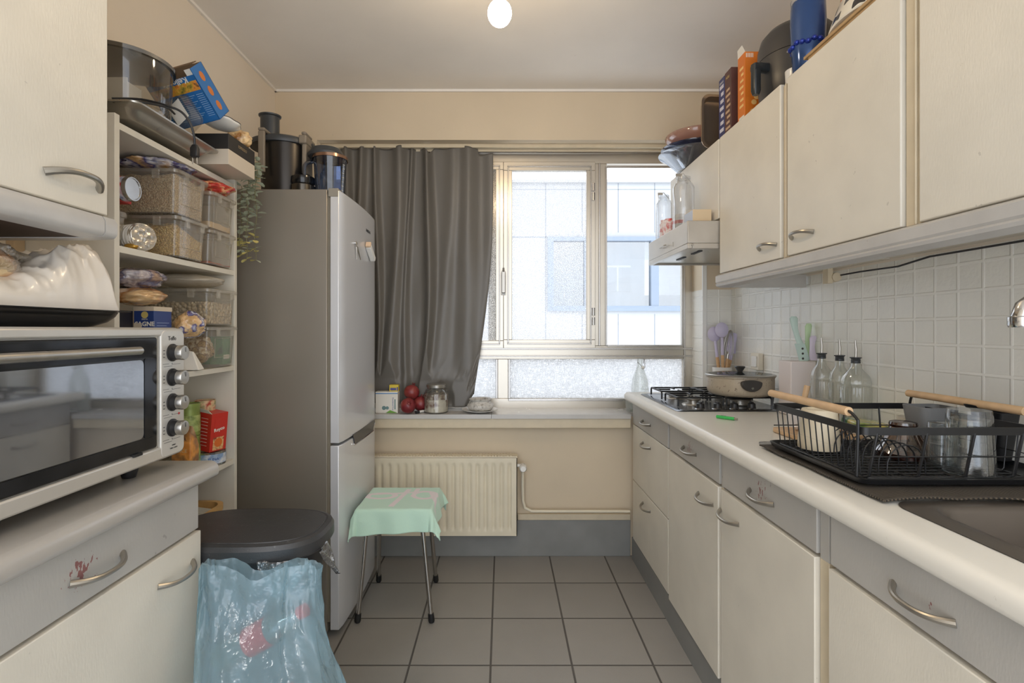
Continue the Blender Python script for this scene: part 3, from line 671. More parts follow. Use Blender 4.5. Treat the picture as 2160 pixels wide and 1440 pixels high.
for y in (.86,1.19):
    for x in (-.86,-1.15): b = MB(); b.lathe([(.014,.9005),(.018,.915),(.018,.934)],(x,y,0),n=16); obj('foot', b, black_pl, ov)
b = MB(); b.box(OX-.003,OX+.006,1.13,1.155,OZ0+.032,OZ0+.038); obj('door_catch', b, black_pl, ov)

# ---- black roasting pan on top of the oven
pz = 1.2395+.0045
b = MB(); rs = []
for g,z in ((.05,pz),(.035,pz+.003),(.018,pz+.012),(.008,pz+.024),(.004,pz+.034),(-.012,pz+.035),(-.013,pz+.037),(.007,pz+.037),(.012,pz+.03),(.04,pz+.005)):
    rs.append([Vector((x,y,z)) for x,y in rrect(-1.195+g,-.845-g,.72+g,1.18-g,.05,7)])
b.rings(rs, caps=(True,True)); single('roasting_pan', b, black_gloss, 'black enamel roasting pan lying on the toaster oven', 'pan', smooth=50)
def crinkle(d, s, amp, seed=0):
    v = d*s + Vector((seed,seed*2.3,seed*.7))
    a = noise.noise(v); c = abs(noise.noise(v*2.1)); e = abs(noise.noise(v*4.7))
    return 1 + amp*(a*1.2 - c*.9 - e*.45)
def bagblob(name, c, r, mat, label, cat, amp=.18, s=2.0, seed=1, n=72, k=44, knot=None, group=None, parent=None, floor=True, fn=None):
    b = MB(); c = Vector(c)
    def f(d):
        q = crinkle(d, s, amp, seed)
        if knot:
            a = max(0, d.dot(Vector(knot).normalized()))
            q *= 1 + .55*a**14
        if fn: q *= fn(d)
        return q
    b.ball(c, *r, n=n, k=k, fn=f)
    if floor: b.v = [Vector((v.x,v.y,max(v.z, c.z-r[2]))) for v in b.v]
    if parent: return obj(name, b, mat, parent, smooth=70)
    return single(name, b, mat, label, cat, group, smooth=70)
def film(name, col, haze, rough=.25, refl=.06, edge=.4, tint=(240,238,232), bs=40):
    return glassy(name, tint, refl, edge, haze, col, rough, .9, bs)
bag_w = pm('white_carrier_bag_film', (224,216,204), .3, sss=.0, var=.05, vs=8, bump=.25, bs=25, coat=.4)
# carrier bag: a sagging sheet over its contents with a pulled-up peak
pb = MB()
def cbag(u, v):
    if v > .6: aa = (v-.6)/.4*PI/2; v = .84+.16*math.sin(aa); s = math.cos(aa)**.9
    else: v = v*1.4; s = max(0,1-((.84-v)/.86)**2)**.6
    y = .62+.545*u; x = -1.20+.336*v
    # ridge heights seen along the oven
    ky = [(.62,.05),(.85,.07),(.95,.082),(1.0,.10),(1.06,.145),(1.10,.16),(1.135,.176),(1.15,.15),(1.158,.09),(1.166,.0)]
    h = 0
    for (a,ha),(c,hc) in zip(ky,ky[1:]):
        if a <= y <= c: h = ha+(hc-ha)*(y-a)/(c-a)
    n = noise.noise(Vector((u*5,v*4,3))); n2 = abs(noise.noise(Vector((u*9,v*7,9)))); n3 = abs(noise.noise(Vector((u*22+v*8,v*15,5))))
    z = pz+.012 + max(0, .86*h*s*(1+.16*n-.22*n2) - .014*n3*s)
    return Vector((x+.02*n*s*(1-v)**.3-.004*n2, y+.012*n2, z+.0265))
pb.grid(150,90,cbag)
sb = obj('carrier_bag', pb, bag_w, smooth=80); base(sb)
tag(sb, 'creased off-white plastic carrier bag heaped in the black roasting pan', 'bag')
bun = patchy('baked_buns', ((222,178,120),(196,132,74),(232,206,160)), 18, .5, .2, coat=.5)
br = thing('bread_bag', 'clear bag of bread rolls on the carrier bag at the left edge', 'bread', (-.92,.905,1.33))
b = MB()
for c in ((-.91,.87,1.362),(-.925,.92,1.358),(-.99,.90,1.37),(-.95,.81,1.36)): b.ball(c,.045,.045,.03,n=20,k=12)
obj('bread_rolls', b, bun, br)
wrap = film('clear_food_wrap', (235,228,215), .22, .18, .1, .6)
b = MB(); b.ball((-.94,.875,1.366),.08,.10,.042,n=64,k=36,fn=lambda d: crinkle(d,2.4,.16,4)*(1+.5*max(0,d.dot(Vector((.1,.93,.35))))**16)); obj('wrapper', b, wrap, br, smooth=70)

# ---- shelving unit
SX, SD0, SD1 = -1.0, 1.332, 1.946
shelf_m = pm('white_shelf_laminate', (214,209,196), .45, var=.05, vs=6)
sh = thing('shelving_unit', 'tall white open shelving unit beside the fridge', 'shelf', ((SX+XL)/2,(SD0+SD1)/2,0))
b = MB(); b.box(XL+.003,SX,SD0,SD0+.018,0,1.80); obj('side_panel', b, shelf_m, sh, bevel=.001)
b = MB(); b.box(XL+.003,SX,SD1-.018,SD1,0,1.80); obj('side_panel', b, shelf_m, sh, bevel=.001)
for z in (.08,.562,.758,1.106,1.46,1.782):
    b = MB(); b.box(XL+.006,SX-.002,SD0+.0181,SD1-.0181,z-.018,z); obj('shelf', b, shelf_m, sh, bevel=.001)
b = MB(); b.box(XL+.003,XL+.0055,SD0+.019,SD1-.019,.01,1.78); obj('back_panel', b, pm('shelf_back',(206,198,182),.6), sh)

# ---- clear storage boxes
tubm = glassy('clear_tub_plastic', (244,242,236), .05, .4, .2, (244,238,226), .12)
def tub(label, x0, y0, y1, z0, h, mat, fill, group, dx=.235, slope=0, lid=True):
    """storage box whose front (+x) face is at x0"""
    cx, cy = x0-dx/2, (y0+y1)/2; w = (y1-y0)/2
    t = thing('storage_box', label, 'box', (cx,cy,z0), 0, group)
    b = MB(); rs = []
    for g,z in ((.010,0),(.009,.003),(.002,h-.018),(.0,h-.016),(-.005,h-.016),(-.005,h-.008)):
        rs.append([Vector((x,y,z0+z+.001)) for x,y in rrect(cx-dx/2+g,cx+dx/2-g,y0+g,y1-g,.018,4)])
    b.rings(rs, caps=(True,False))
    fx = x0-.005
    for (a,c2) in ((.22,.78),): b.tube([(fx+.001,y0+a*2*w,z0+.25*h),(fx+.001,y0+c2*2*w,z0+.25*h),(fx+.003,y0+c2*2*w,z0+.7*h),(fx+.003,y0+a*2*w,z0+.7*h)],.0016,n=5,closed=True)
    obj('tub', b, tubm, t, smooth=40)
    b = MB()
    if lid:
        rs = []
        for g,z in ((-.007,h-.014),(-.007,h-.004),(0,h-.002),(.01,h-.005)): rs.append([Vector((x,y,z0+z)) for x,y in rrect(cx-dx/2+g,cx+dx/2-g,y0+g,y1-g,.02,4)])
        b.rings(rs, caps=(False,True))
        for yy in (y0+w*.5,y1-w*.5): b.box(x0+.004,x0+.009,yy-.008,yy+.008,z0+h-.035,z0+h-.008)
        b.box(cx+.05,cx+.07,y0-.010,y0-.004,z0+h-.035,z0+h-.008)
        obj('lid', b, tubm, t)
    if mat:
        b = MB(); n = 18
        def top(x,y): return z0+ h*fill + .006*noise.noise(Vector((x*30,y*30,z0))) + slope*(y-cy)
        g0 = .013
        X = [cx-dx/2+g0+(dx-2*g0)*i/n for i in range(n+1)]; Y = [y0+g0+(y1-y0-2*g0)*i/n for i in range(n+1)]
        b.grid(n,n,lambda u,v: Vector((cx-dx/2+g0+(dx-2*g0)*u, y0+g0+(y1-y0-2*g0)*v, top(cx-dx/2+dx*u, y0+(y1-y0)*v))))
        def side(p,q2):
            b.grid(n,1,lambda u,v: Vector((p[0]+(q2[0]-p[0])*u, p[1]+(q2[1]-p[1])*u, (z0+.006)*(1-v)+v*top(p[0]+(q2[0]-p[0])*u - 0, p[1]+(q2[1]-p[1])*u))))
        c = [(X[0],Y[0]),(X[-1],Y[0]),(X[-1],Y[-1]),(X[0],Y[-1])]
        for k in range(4): side(c[k],c[(k+1)%4])
        obj('contents', b, mat, t)
    return t
rice = granular('brown_rice_grains', (232,208,168), (196,164,118), 230)
pasta = granular('yellow_pasta', (236,204,132), (214,172,96), 190)
chick = granular('chickpeas', (236,218,186), (210,184,142), 85, dist=.02)
flour = pm('pale_flour', (206,182,148), .9, var=.1, vs=20)
snack = patchy('mixed_snacks', ((96,70,46),(190,160,110),(120,86,54),(222,208,180),(150,110,60)), 40, .4, .8)
G1 = 'clear storage boxes on the shelving unit'
fx = -.985
tub('clear box packed with brown rice, upper left of the stacked boxes on the upper shelf', fx, 1.56, 1.727, 1.592, .138, rice, .86, G1)
tub('clear box half filled with yellow pasta below the box of rice', fx, 1.565, 1.727, 1.462, .128, pasta, .62, G1, slope=-.25)
tub('clear box with a low layer of flour under the red packet', fx, 1.752, 1.905, 1.585, .128, flour, .2, G1)
tub('almost empty clear box, lowest beside the pasta box', fx, 1.745, 1.905, 1.462, .121, pm('orange_lentils',(176,92,50),.8,var=.2,vs=60), .08, G1)
tub('clear box two-thirds full of chickpeas under a white bag', fx, 1.735, 1.915, 1.2545, .128, chick, .62, G1)
t = tub('clear box of nuts and green packets under the chickpea box', fx, 1.735, 1.915, 1.108, .145, None, 0, G1)
bagblob('snack_bag', (-1.06,1.79,1.17), (.06,.035,.055), snack, 'bag of mixed nuts in the lowest clear box', 'snack bag', amp=.15, seed=3, n=40, k=24)
gp = patchy('green_packet_film', ((44,96,58),(66,128,78),(38,78,50)), 20, .35, .3)
b = MB(); b.box(-1.10,-.998,1.84,1.895,1.116,1.215); b.box(-.998,-.9975,1.848,1.887,1.135,1.15,1)
single('green_packet', b, [gp, paper], 'green food packet standing in the lowest clear box', 'packet', bevel=.006)
b = MB(); b.at((-1.02,1.70,1.108),rz=.15); b.rings([[Vector(p) for p in ((-.09,-.025,0),(.03,-.025,0),(.03,.02,0),(-.09,.02,0))],[Vector(p) for p in ((-.07,-.01,.07),(.005,-.01,.06),(.005,.0,.06),(-.07,.0,.07))]]); single('paper_packet', b, paper, 'small white paper packet leaning in front of the snack box', 'packet', bevel=.003)

# goods round the upper boxes
bread_b = patchy('bread_in_printed_film', ((176,126,74),(206,170,122),(66,64,120),(210,206,206),(182,140,90)), 14, .25, .5, coat=.6)
bagblob('bread_bag', (-1.09,1.625,1.7475), (.11,.10,.016), bread_b, 'flat bread in a blue printed bag on the rice box', 'bread', amp=.2, seed=5, n=64, k=30)
redp = patchy('red_packet_film', ((168,34,40),(206,66,48),(222,170,120),(188,40,60),(220,190,190)), 22, .22, .5, coat=.6, stops=[.3,.45,.52,.6,.72])
bagblob('snack_bag', (-1.03,1.82,1.737), (.075,.078,.023), redp, 'crumpled red packet on the right upper clear box', 'snack bag', amp=.2, seed=6, n=56, k=28)
tin = pm('tin_can_metal', (190,190,190), .2, metal=1)
cn = thing('tuna_multipack', 'red carton of tuna cans on its side in the upper shelf', 'food box', (-1.07,1.42,1.592))
b = MB(); b.box(-1.20,-1.045,1.385,1.455,1.592,1.66); b.box(-1.20,-1.0445,1.3845,1.3846,1.640,1.66,1); obj('carton', b, [pm('red_carton',(170,42,38),.5,var=.2,vs=40), pm('pale_carton',(206,150,120),.5)], cn, bevel=.001)
b = MB(); b.M = Matrix.Translation((-1.045,1.42,1.626)) @ CYC.to_3x3().to_4x4(); b.lathe([(.031,0),(.033,.002),(.033,.028),(.032,.031),(.029,.031),(.028,.029)],n=32); cc = obj('can', b, tin, cn)
b = MB(); b.M = Matrix.Translation((-1.045,1.42,1.626)) @ CYC.to_3x3().to_4x4(); b.lathe([(.0334,.006),(.0334,.02)],n=32,caps=(False,False)); obj('can_label', b, patchy('blue_tuna_label',((30,50,120),(200,200,210),(190,60,60)),40), cc)
text('TUNA', .012, (-1.1,1.3843,1.65), '-y', ink, cn)
b = MB(); rs = [[Vector((x,y,1.462+z)) for x,y in rrect(-1.12+g,-1.045-g,1.36+g,1.435-g,.01,3)] for g,z in ((.006,0),(0,.085),(-.004,.087),(-.004,.10),(0,.104))]; b.rings(rs)
jb = thing('food_tub', 'small clear clip-top tub of white flakes under the tuna carton', 'container', (-1.08,1.40,1.462)); obj('tub', b, tubm, jb, smooth=40)
b = MB(); b.rings([[Vector((x,y,1.462+z)) for x,y in rrect(-1.12+g,-1.045-g,1.36+g,1.435-g,.01,3)] for g,z in ((.009,.003),(.004,.066))]); obj('contents', b, granular('coconut_flakes',(228,220,208),(200,190,178),120), jb)
# cup stack closed with foil
cu_ = thing('cup_stack', 'stack of round white tubs closed with foil lying on the upper shelf', 'container', (-1.0,1.47,1.462))
cm = Matrix.Translation((-1.075,1.475,1.5)) @ Matrix.Rotation(-.35,4,'Z') @ CYC.to_3x3().to_4x4()
b = MB(); b.M = cm; pf_ = []
for k in range(6): pf_ += [(.034+.001*k,.012*k),(.038,.012*k+.002),(.038,.012*k+.008),(.035,.012*k+.011)]
b.lathe(pf_, n=36); obj('tubs', b, white_cer, cu_)
b = MB(); b.M = cm; foil = pm('crumpled_foil',(206,200,190),.25,metal=.8,bump=.9,bs=60)
def foilf(u,v):
    a = 2*PI*u; r = .0385*v*(1+.05*noise.noise(Vector((math.cos(a)*2,math.sin(a)*2,1)))); return Vector((r*math.cos(a), r*math.sin(a), .074+.003*noise.noise(Vector((r*90*math.cos(a),r*90*math.sin(a),2)))*(1 if v<.98 else 0)-(.012 if v>=.999 else 0)))
b.grid(48,16,foilf,wrap=True); obj('foil_cover', b, foil, cu_, smooth=80)
b = MB(); b.ball((-1.03,1.405-.0+.03,1.471),.02,.016,.009,n=24,k=12,fn=lambda d: crinkle(d,2,.1,2)); single('sauce_sachet', b, pm('gold_foil',(190,150,70),.3,metal=.7), 'small gold sachet at the front of the upper shelf', 'packet')
b = MB(); b.ball((-1.16,1.46,1.69),.04,.03,.03,fn=lambda d: crinkle(d,2,.1,8)); single('blue_packet', b, pm('blue_film',(40,66,130),.35), 'dark blue packet on top of the tuna carton', 'packet')

# goods on the second shelf
film_b = patchy('bluish_wrapped_loaf', ((120,110,118),(186,176,176),(90,86,110),(170,140,116),(206,200,196)), 16, .2, .6, coat=.8)
loaf = patchy('wrapped_rolls', ((196,150,98),(216,184,138),(170,116,66),(232,214,190)), 12, .22, .5, coat=.8)
for nm,zz,hh,mm,lb in (('food_carton',1.108,.10,pm('brown_board',(150,120,90),.6),'plain brown carton low on the second shelf behind the oven'),):
    b = MB(); b.box(-1.2,-1.03,1.37,1.60,zz,zz+hh); single(nm, b, mm, lb, 'food box', bevel=.002)
lz = 1.209
b = MB(); b.box(-1.07,-1.012,1.50,1.58,lz,lz+.098); la = thing('lasagne_box', 'blue lasagne box with white letters standing on the second shelf', 'food box', (-1.04,1.54,lz))
obj('carton', b, pm('navy_carton',(38,62,122),.45), la, bevel=.001)
b = MB(); b.box(-1.071,-1.011,1.4985,1.581,lz+.0855,lz+.0985); b.box(-1.0695,-1.0475,1.4988,1.50,lz,lz+.05,0); obj('pale_band', b, pm('cream_carton',(206,192,170),.5), la)
text('SAGNE', .018, (-1.038,1.4992,lz+.047), '-y', paper, la, bold=.0006)
b = MB()
for k in range(5): b.box(-1.0119,-1.0114,1.512,1.568-(k%3)*.012,lz+.05-k*.008,lz+.0515-k*.008)
obj('small_print', b, pm('pale_box_print',(150,166,200),.5), la)
b = MB(); b.at((-1.038,1.4990,lz+.074),rx=PI/2); b.lathe([(.010,0),(.010,.0006)],n=24); b.M = Matrix(); obj('gold_emblem', b, pm('gold_print',(206,186,110),.4), la)
text('DE CECCO' if False else 'PASTA', .006, (-1.038,1.4988,lz+.061), '-y', paper, la)
b = MB(); b.box(-1.14,-1.073,1.43,1.50,lz,lz+.085); b.box(-1.13,-1.08,1.4296,1.43,lz+.03,lz+.045,1); single('food_box', b, [pm('near_black_carton',(38,36,44),.45), pm('dark_red_print',(130,30,46),.5)], 'dark box left of the lasagne box', 'food box', bevel=.001)
bagblob('bread_bag', (-1.0,1.655,1.255), (.045,.055,.042), patchy('rolls_in_blue_white_film', ((206,160,104),(218,186,140),(58,58,130),(226,226,232),(196,150,98)), 22, .2, .5, coat=.8, stops=[.3,.48,.54,.6,.7]), 'bread rolls in blue and white film right of the lasagne box', 'bread', amp=.16, seed=9, n=56, k=34)
bagblob('bread_bag', (-1.06,1.50,1.336), (.075,.07,.0265), loaf, 'clear bag of pale rolls lying on the lasagne box', 'bread', amp=.14, seed=11, n=56, k=34)
bagblob('bread_bag', (-1.07,1.50,1.388), (.08,.075,.031), film_b, 'bluish wrapped loaf topmost of the bread bags under the upper shelf', 'bread', amp=.15, seed=12, n=60, k=36)
bagblob('flour_bag', (-1.09,1.80,1.408), (.11,.10,.024), film('milky_bag',(228,220,204),.75,.3), 'flat milky white bag on the chickpea box', 'bag', amp=.1, seed=14, n=60, k=30)

# goods on the third shelf
def fcan(x,y,z,label,mb,ml):
    t = thing('food_can', label, 'can', (x,y,z)); b = MB()
    b.lathe([(.032,z),(.034,z+.003)]+[(.034-.0009*(k%2),z+.008+.0055*k) for k in range(17)]+[(.0345,z+.109),(.0345,z+.112),(.032,z+.112),(.031,z+.109)],(x,y,0),n=40); obj('can', b, mb, t)
    b = MB(); b.lathe([(.0348,z+.016),(.0348,z+.072)],(x,y,0),n=40,caps=(False,False)); obj('label_band', b, ml, t)
gcan = pm('green_can',(140,158,84),.35,metal=.2,var=.2,vs=30); glab = patchy('can_label',((110,140,60),(176,190,120),(96,120,56)),30)
rcan = patchy('tomato_label',((170,66,44),(214,186,146),(96,120,66)),40)
cx1 = wx(399,1.80)
fcan(cx1,1.80,.759,'lower food can hidden under the green-labelled can',gcan,glab); fcan(cx1,1.80,.8718,'green-labelled food can on top of the stack beside the oven',gcan,glab)
fcan(-1.085,1.885,.759,'lower can of the rear stack behind the green can',tin,rcan); fcan(-1.085,1.885,.8718,'upper can with mottled red label behind the green can',rcan,rcan)
pk = patchy('orange_kraft_packet', ((196,120,50),(220,150,70),(130,92,58),(186,150,104)), 16, .4, .4)
pxc = wx(391,1.69)
op = thing('snack_packet', 'tall orange and brown snack packet in front of the green can', 'packet', (pxc,1.69,.7595))
b = MB(); b.rings([[Vector((pxc+x*sx,1.69+y*sy,z)) for x,y in rrect(-.031,.031,-.035,.035,.008,3)] for sx,sy,z in ((.9,.5,.7595),(1.05,.7,.79),(1.05,.7,.86),(.8,.4,.905),(.7,.08,.925))]); obj('packet', b, pk, op)
text('PUR', .016, (pxc+.004,1.6645,.885), '-y', ink, op, roll=.15); text('JUICE', .016, (pxc+.002,1.6645,.848), '-y', pm('tan_letters',(206,176,130),.5), op)
tc_ = thing('tuna_can', 'flat tuna can under the red soup box', 'can', (-1.045,1.825,.759))
b = MB(); b.lathe([(.046,.7592),(.047,.762),(.047,.803),(.0475,.806),(.045,.806),(.044,.803)],(-1.048,1.86,0),n=44); obj('can', b, tin, tc_)
b = MB(); b.lathe([(.0473,.766),(.0473,.799)],(-1.048,1.86,0),n=44,caps=(False,False)); obj('label', b, patchy('pale_blue_label',((196,206,216),(120,150,190),(226,228,230)),25), tc_)
text('TUNA', .013, (-1.048+.0475*.6,1.86-.0475*.8,.782), ((.8,.6,0),(0,0,1),(.6,-.8,0)), pm('blue_ink',(30,60,130),.5), tc_)
rb = thing('soup_box', 'red soup carton leaning on the flat tuna can', 'food box', (-1.04,1.82,.796))
RM = Matrix.Translation((-1.048,1.862,.8095)) @ Matrix.Rotation(-.35,4,'Z') @ Matrix.Rotation(.10,4,'Y')
redc = pm('red_soup_carton',(196,48,36),.4)
b = MB(); b.M = RM; b.box(-.03,.028,-.034,.034,0,.136); b.rings([[Vector(p) for p in ((-.03,-.034,.136),(.028,-.034,.136),(.028,-.032,.136),(-.03,-.032,.136))],[Vector(p) for p in ((-.03,-.044,.154),(.02,-.044,.150),(.02,-.043,.150),(-.03,-.043,.154))]],1); b.box(.010,.0284,-.0304,-.02,0,.06,1) if False else None
obj('carton', b, [redc,paper], rb, bevel=.001)
b = MB(); b.M = RM; b.box(.028,.0286,-.022,.022,.004,.05,1); b.box(.028,.0288,-.02,.018,.05,.118,0); b.M = RM @ Matrix.Translation((.0283,0,.03)) @ CYC.to_3x3().to_4x4(); b.lathe([(.016,0),(.016,.001)],n=24,m=2); obj('printed_front', b, [redc, patchy('meatball_print',((196,70,40),(230,190,130),(150,50,30)),60), pm('soup_orange',(214,110,44),.4)], rb)
text('Royco', .017, (.0292,0,.078), '+x', paper, rb, bold=.0005, roll=.15, M=RM)
b = MB(); b.M = RM
for k in range(9): b.box(-.02,.012,-.0345,-.034,.02+k*.012,.0215+k*.012)
obj('small_print', b, paper, rb)
# bamboo basket at the bottom
bk = thing('bamboo_tray', 'round-cornered bamboo basket tray on the lower shelf behind the bin', 'basket', (-1.12,1.6,.563))
bam = pm('bamboo', (206,164,104), .5, var=.15, vs=25)
b = MB(); rs = [[Vector((x,y,.564+z)) for x,y in rrect(-1.22+g,-.985-g,1.50+g,1.86-g,.05,7)] for g,z in ((.012,0),(.0,.045),(0,.062),(.012,.062),(.018,.01))]; b.rings(rs,caps=(True,True)); obj('rim', b, bam, bk)
b = MB()
for k in range(26): b.tube([(-1.20,1.53+k*.012,.600),(-1.12,1.53+k*.012,.614),(-1.01,1.53+k*.012,.600)],.003,n=6)
obj('woven_base', b, pm('pale_weave',(206,204,192),.6), bk)

# ---- things on top of the shelving unit
smoky = glassy('smoky_clear_plastic', (222,220,214), .07, .38, .08, (200,195,188), .06)
sm_d = glassy('dark_smoky_lid', (96,94,92), .2, .7, .1, (60,60,60), .1)
TZ = 1.8005
bx, by = -1.075, 1.47
trz = TZ+.006
tr_ = thing('electric_grill', 'flat metal grill tray with a black cord on top of the shelving unit', 'grill', (-1.08,1.53,TZ))
b = MB(); rs = []
for g,z in ((.04,0),(.032,.002),(.016,.018),(.008,.028),(-.008,.029),(-.009,.033),(.008,.033),(.016,.024)):
    rs.append([Vector((x,y,TZ+.002+z)) for x,y in rrect(-1.235+g,-.955-g,1.345+g,1.735-g,.03,6)])
b.rings(rs); obj('tray', b, alu, tr_, smooth=50)
b = MB(); c0 = [P(238,214,1.345),P(300,216,1.36),P(350,226,1.42),P(368,240,1.48)]
c1 = [P(236,208,1.36),P(300,210,1.40),P(358,225,1.42),P(385,238,1.44),P(402,262,1.46),P(410,290,1.47),P(410,312,1.475)]
def smooth_path(p, n=6):
    o = []
    for i in range(len(p)-1):
        a = p[max(i-1,0)]; b_ = p[i]; c = p[i+1]; d = p[min(i+2,len(p)-1)]
        for k in range(n):
            t = k/n; o.append(.5*((2*b_)+(-a+c)*t+(2*a-5*b_+4*c-d)*t*t+(-a+3*b_-3*c+d)*t**3))
    return o+[p[-1]]
b.tube(smooth_path(c0),.0032,n=6); b.tube(smooth_path(c1),.0032,n=6); obj('cord', b, black_pl, tr_)
pl_ = P(411,322,1.475)
b = MB(); b.rings([[Vector((pl_.x+x*s, pl_.y+y*s, pl_.z+z)) for x,y in rrect(-.011,.011,-.008,.008,.004,3)] for s,z in ((.6,.022),(1,.012),(1,-.01),(.7,-.014))]); b.tube([(pl_.x-.006,pl_.y,pl_.z-.012),(pl_.x-.006,pl_.y,pl_.z-.032)],.0018,n=6,m=1); b.tube([(pl_.x+.006,pl_.y,pl_.z-.012),(pl_.x+.006,pl_.y,pl_.z-.032)],.0018,n=6,m=1); obj('plug', b, [black_pl,chrome], tr_)
bw = thing('lidded_bowl', 'large clear plastic bowl with smoky lid on the metal grill tray', 'bowl', (bx,by,TZ+.044))
z0 = TZ+.028
b = MB(); b.lathe([(.085,z0),(.10,z0+.006),(.112,z0+.03),(.118,z0+.17)],(bx,by,0),n=56,caps=(True,False)); b.lathe([(.119,z0+.165),(.121,z0+.168),(.119,z0+.17)],(bx,by,0),n=56,caps=(False,False)); obj('bowl', b, smoky, bw, smooth=60)
b = MB(); b.lathe([(.124,z0+.16),(.124,z0+.17),(.117,z0+.174),(.09,z0+.182),(.03,z0+.188)],(bx,by,0),n=56); obj('lid', b, sm_d, bw, smooth=60)
b = MB(); b.box(bx-.02,bx+.05,by-.06,by-.057,z0+.02,z0+.10); b.box(bx+.0,bx+.02,by-.04,by+.04,z0+.01,z0+.11,1); obj('inner_part', b, [paper, white_pl], bw)
b = MB(); b.tube(smooth_path([Vector((bx-.03,by-.08,z0+.175)),Vector((bx-.045,by-.075,z0+.20)),Vector((bx-.03,by-.07,z0+.208)),Vector((bx-.0,by-.06,z0+.185))]),.004,n=8); b.tube([(bx+.02,by,z0+.186),(bx+.03,by,z0+.198),(bx+.06,by+.01,z0+.19)],.005,n=8); obj('lid_handle', b, black_pl, bw)
# leaning clear container with label
ct = thing('clear_container', 'empty clear food container leaning against the blue cereal box', 'container', (-1.03,1.62,TZ+.03))
CM = Matrix.Translation(P(392,243,1.60)) @ Matrix.Rotation(-.25,4,'Z') @ Matrix.Rotation(-.62,4,'Y') @ Matrix.Rotation(PI/2,4,'X')
b = MB(); b.M = CM; b.rings([[Vector((x,y,z)) for x,y in rrect(-.038+g,.038-g,-.058+g,.058-g,.02,5)] for g,z in ((.008,.025),(0,.0),(-.004,0),(-.004,-.003))],caps=(True,False)); obj('shell', b, smoky, ct)
b = MB(); b.M = CM; b.box(-.026,.022,-.035,.035,.0255,.026); obj('label', b, paper, ct)
# blue cereal box
blue_c = pm('cereal_blue',(38,104,168),.4,var=.06,vs=20)
kb = thing('cereal_box', 'open blue cereal box leaning upside down on the shelving unit', 'food box', (-1.0,1.70,TZ+.05))
KM = Matrix.Translation(P(396,205,1.66)) @ Matrix.Rotation(.04,4,'Z') @ Matrix.Rotation(.72,4,'X') @ Matrix.Rotation(-.26,4,'Y')
b = MB(); b.M = KM; w_,d_,h_ = .082,.04,.078
b.box(-w_,w_,-d_,-d_+.002,-h_,h_*.78); b.box(w_-.002,w_,-d_,d_,-h_,h_); b.box(-w_,-w_+.002,-d_,d_,-h_,h_,1); b.box(-w_,w_,d_-.002,d_,-h_,h_,1); b.box(-w_,w_,-d_,d_,-h_,-h_+.002)
b.box(-w_,w_-.03,d_,d_+.03,h_,h_+.002,1); b.box(w_-.024,w_-.003,-d_+.003,-d_+.004,h_*.78,h_*1.0,2)
obj('carton', b, [blue_c, pm('carton_inside',(120,96,70),.8), paper], kb)
b = MB(); b.M = KM; b.box(-w_+.002,w_-.004,-d_-.0006,-d_,.018,.046); obj('food_picture', b, patchy('cereal_picture',((60,84,40),(200,160,60),(220,140,60),(60,56,40)),45), kb)
b = MB(); b.M = KM
for k in range(12): b.box(-w_+.008,w_-.035-(k%3)*.008,-d_-.0005,-d_,.006-k*.006,.0075-k*.006)
for k in range(12): b.box(w_-.028,w_-.006,-d_-.0005,-d_,.006-k*.006,.0075-k*.006)
obj('small_print', b, pm('pale_blue_print',(140,176,210),.5), kb)
b = MB(); b.M = KM
for zc in (.045,.0,-.045): b.M = KM @ Matrix.Translation((w_,0,zc)) @ CYC.to_3x3().to_4x4(); b.lathe([(.015,0),(.015,.0006)],n=16,sx=.8,sy=1)
obj('biscuit_picture', b, pm('biscuit_brown',(190,110,50),.5), kb)
text("Kellogg's", .024, (.012,-d_-.0008,.053), '-y', paper, kb, roll=PI, bold=.0004, M=KM)
# plate and black box
b = MB(); pc = P(466,268,1.76); 
def plf(u,v):
    a = 2*PI*u; r = .075*v*(1+.04*math.sin(8*a)*v); return Vector((pc.x+r*math.cos(a)*.75, pc.y+r*math.sin(a), pc.z-.002+.018*v**3))
b.grid(64,10,plf,wrap=True); b.rings([[plf(k/64,1) for k in range(64)],[plf(k/64,1)+Vector((0,0,.002)) for k in range(64)]],1,caps=(False,False))
single('plate', b, [white_cer, charcoal], 'white plate with a scalloped edge on the black and white box', 'plate', smooth=60, solid=.003)
bb_ = thing('appliance_box', 'black and white cardboard box at the end of the shelving unit top', 'box', (-1.04,1.85,TZ))
b = MB(); b.box(-1.17,-.928,1.75,1.935,TZ+.0,TZ+.052,1); b.box(-1.17,-.928,1.75,1.935,TZ+.0525,TZ+.104,0); obj('carton', b, [pm('black_carton',(44,41,38),.5), pm('greyish_white_carton',(206,194,176),.6)], bb_, bevel=.001)
text('ESPRESSO', .014, (-.9276,1.845,TZ+.082), '+x', pm('gold_ink',(150,130,96),.5), bb_)
bagblob('pasta_bag', P(517,294,1.90)-Vector((.02,0,0)), (.045,.035,.034), patchy('dry_pasta_bag',((196,150,92),(226,196,146),(160,112,60)),26,.25,.6,coat=.6), 'clear bag of dry noodles perched on the black and white box', 'snack bag', amp=.16, seed=21, n=48, k=28)
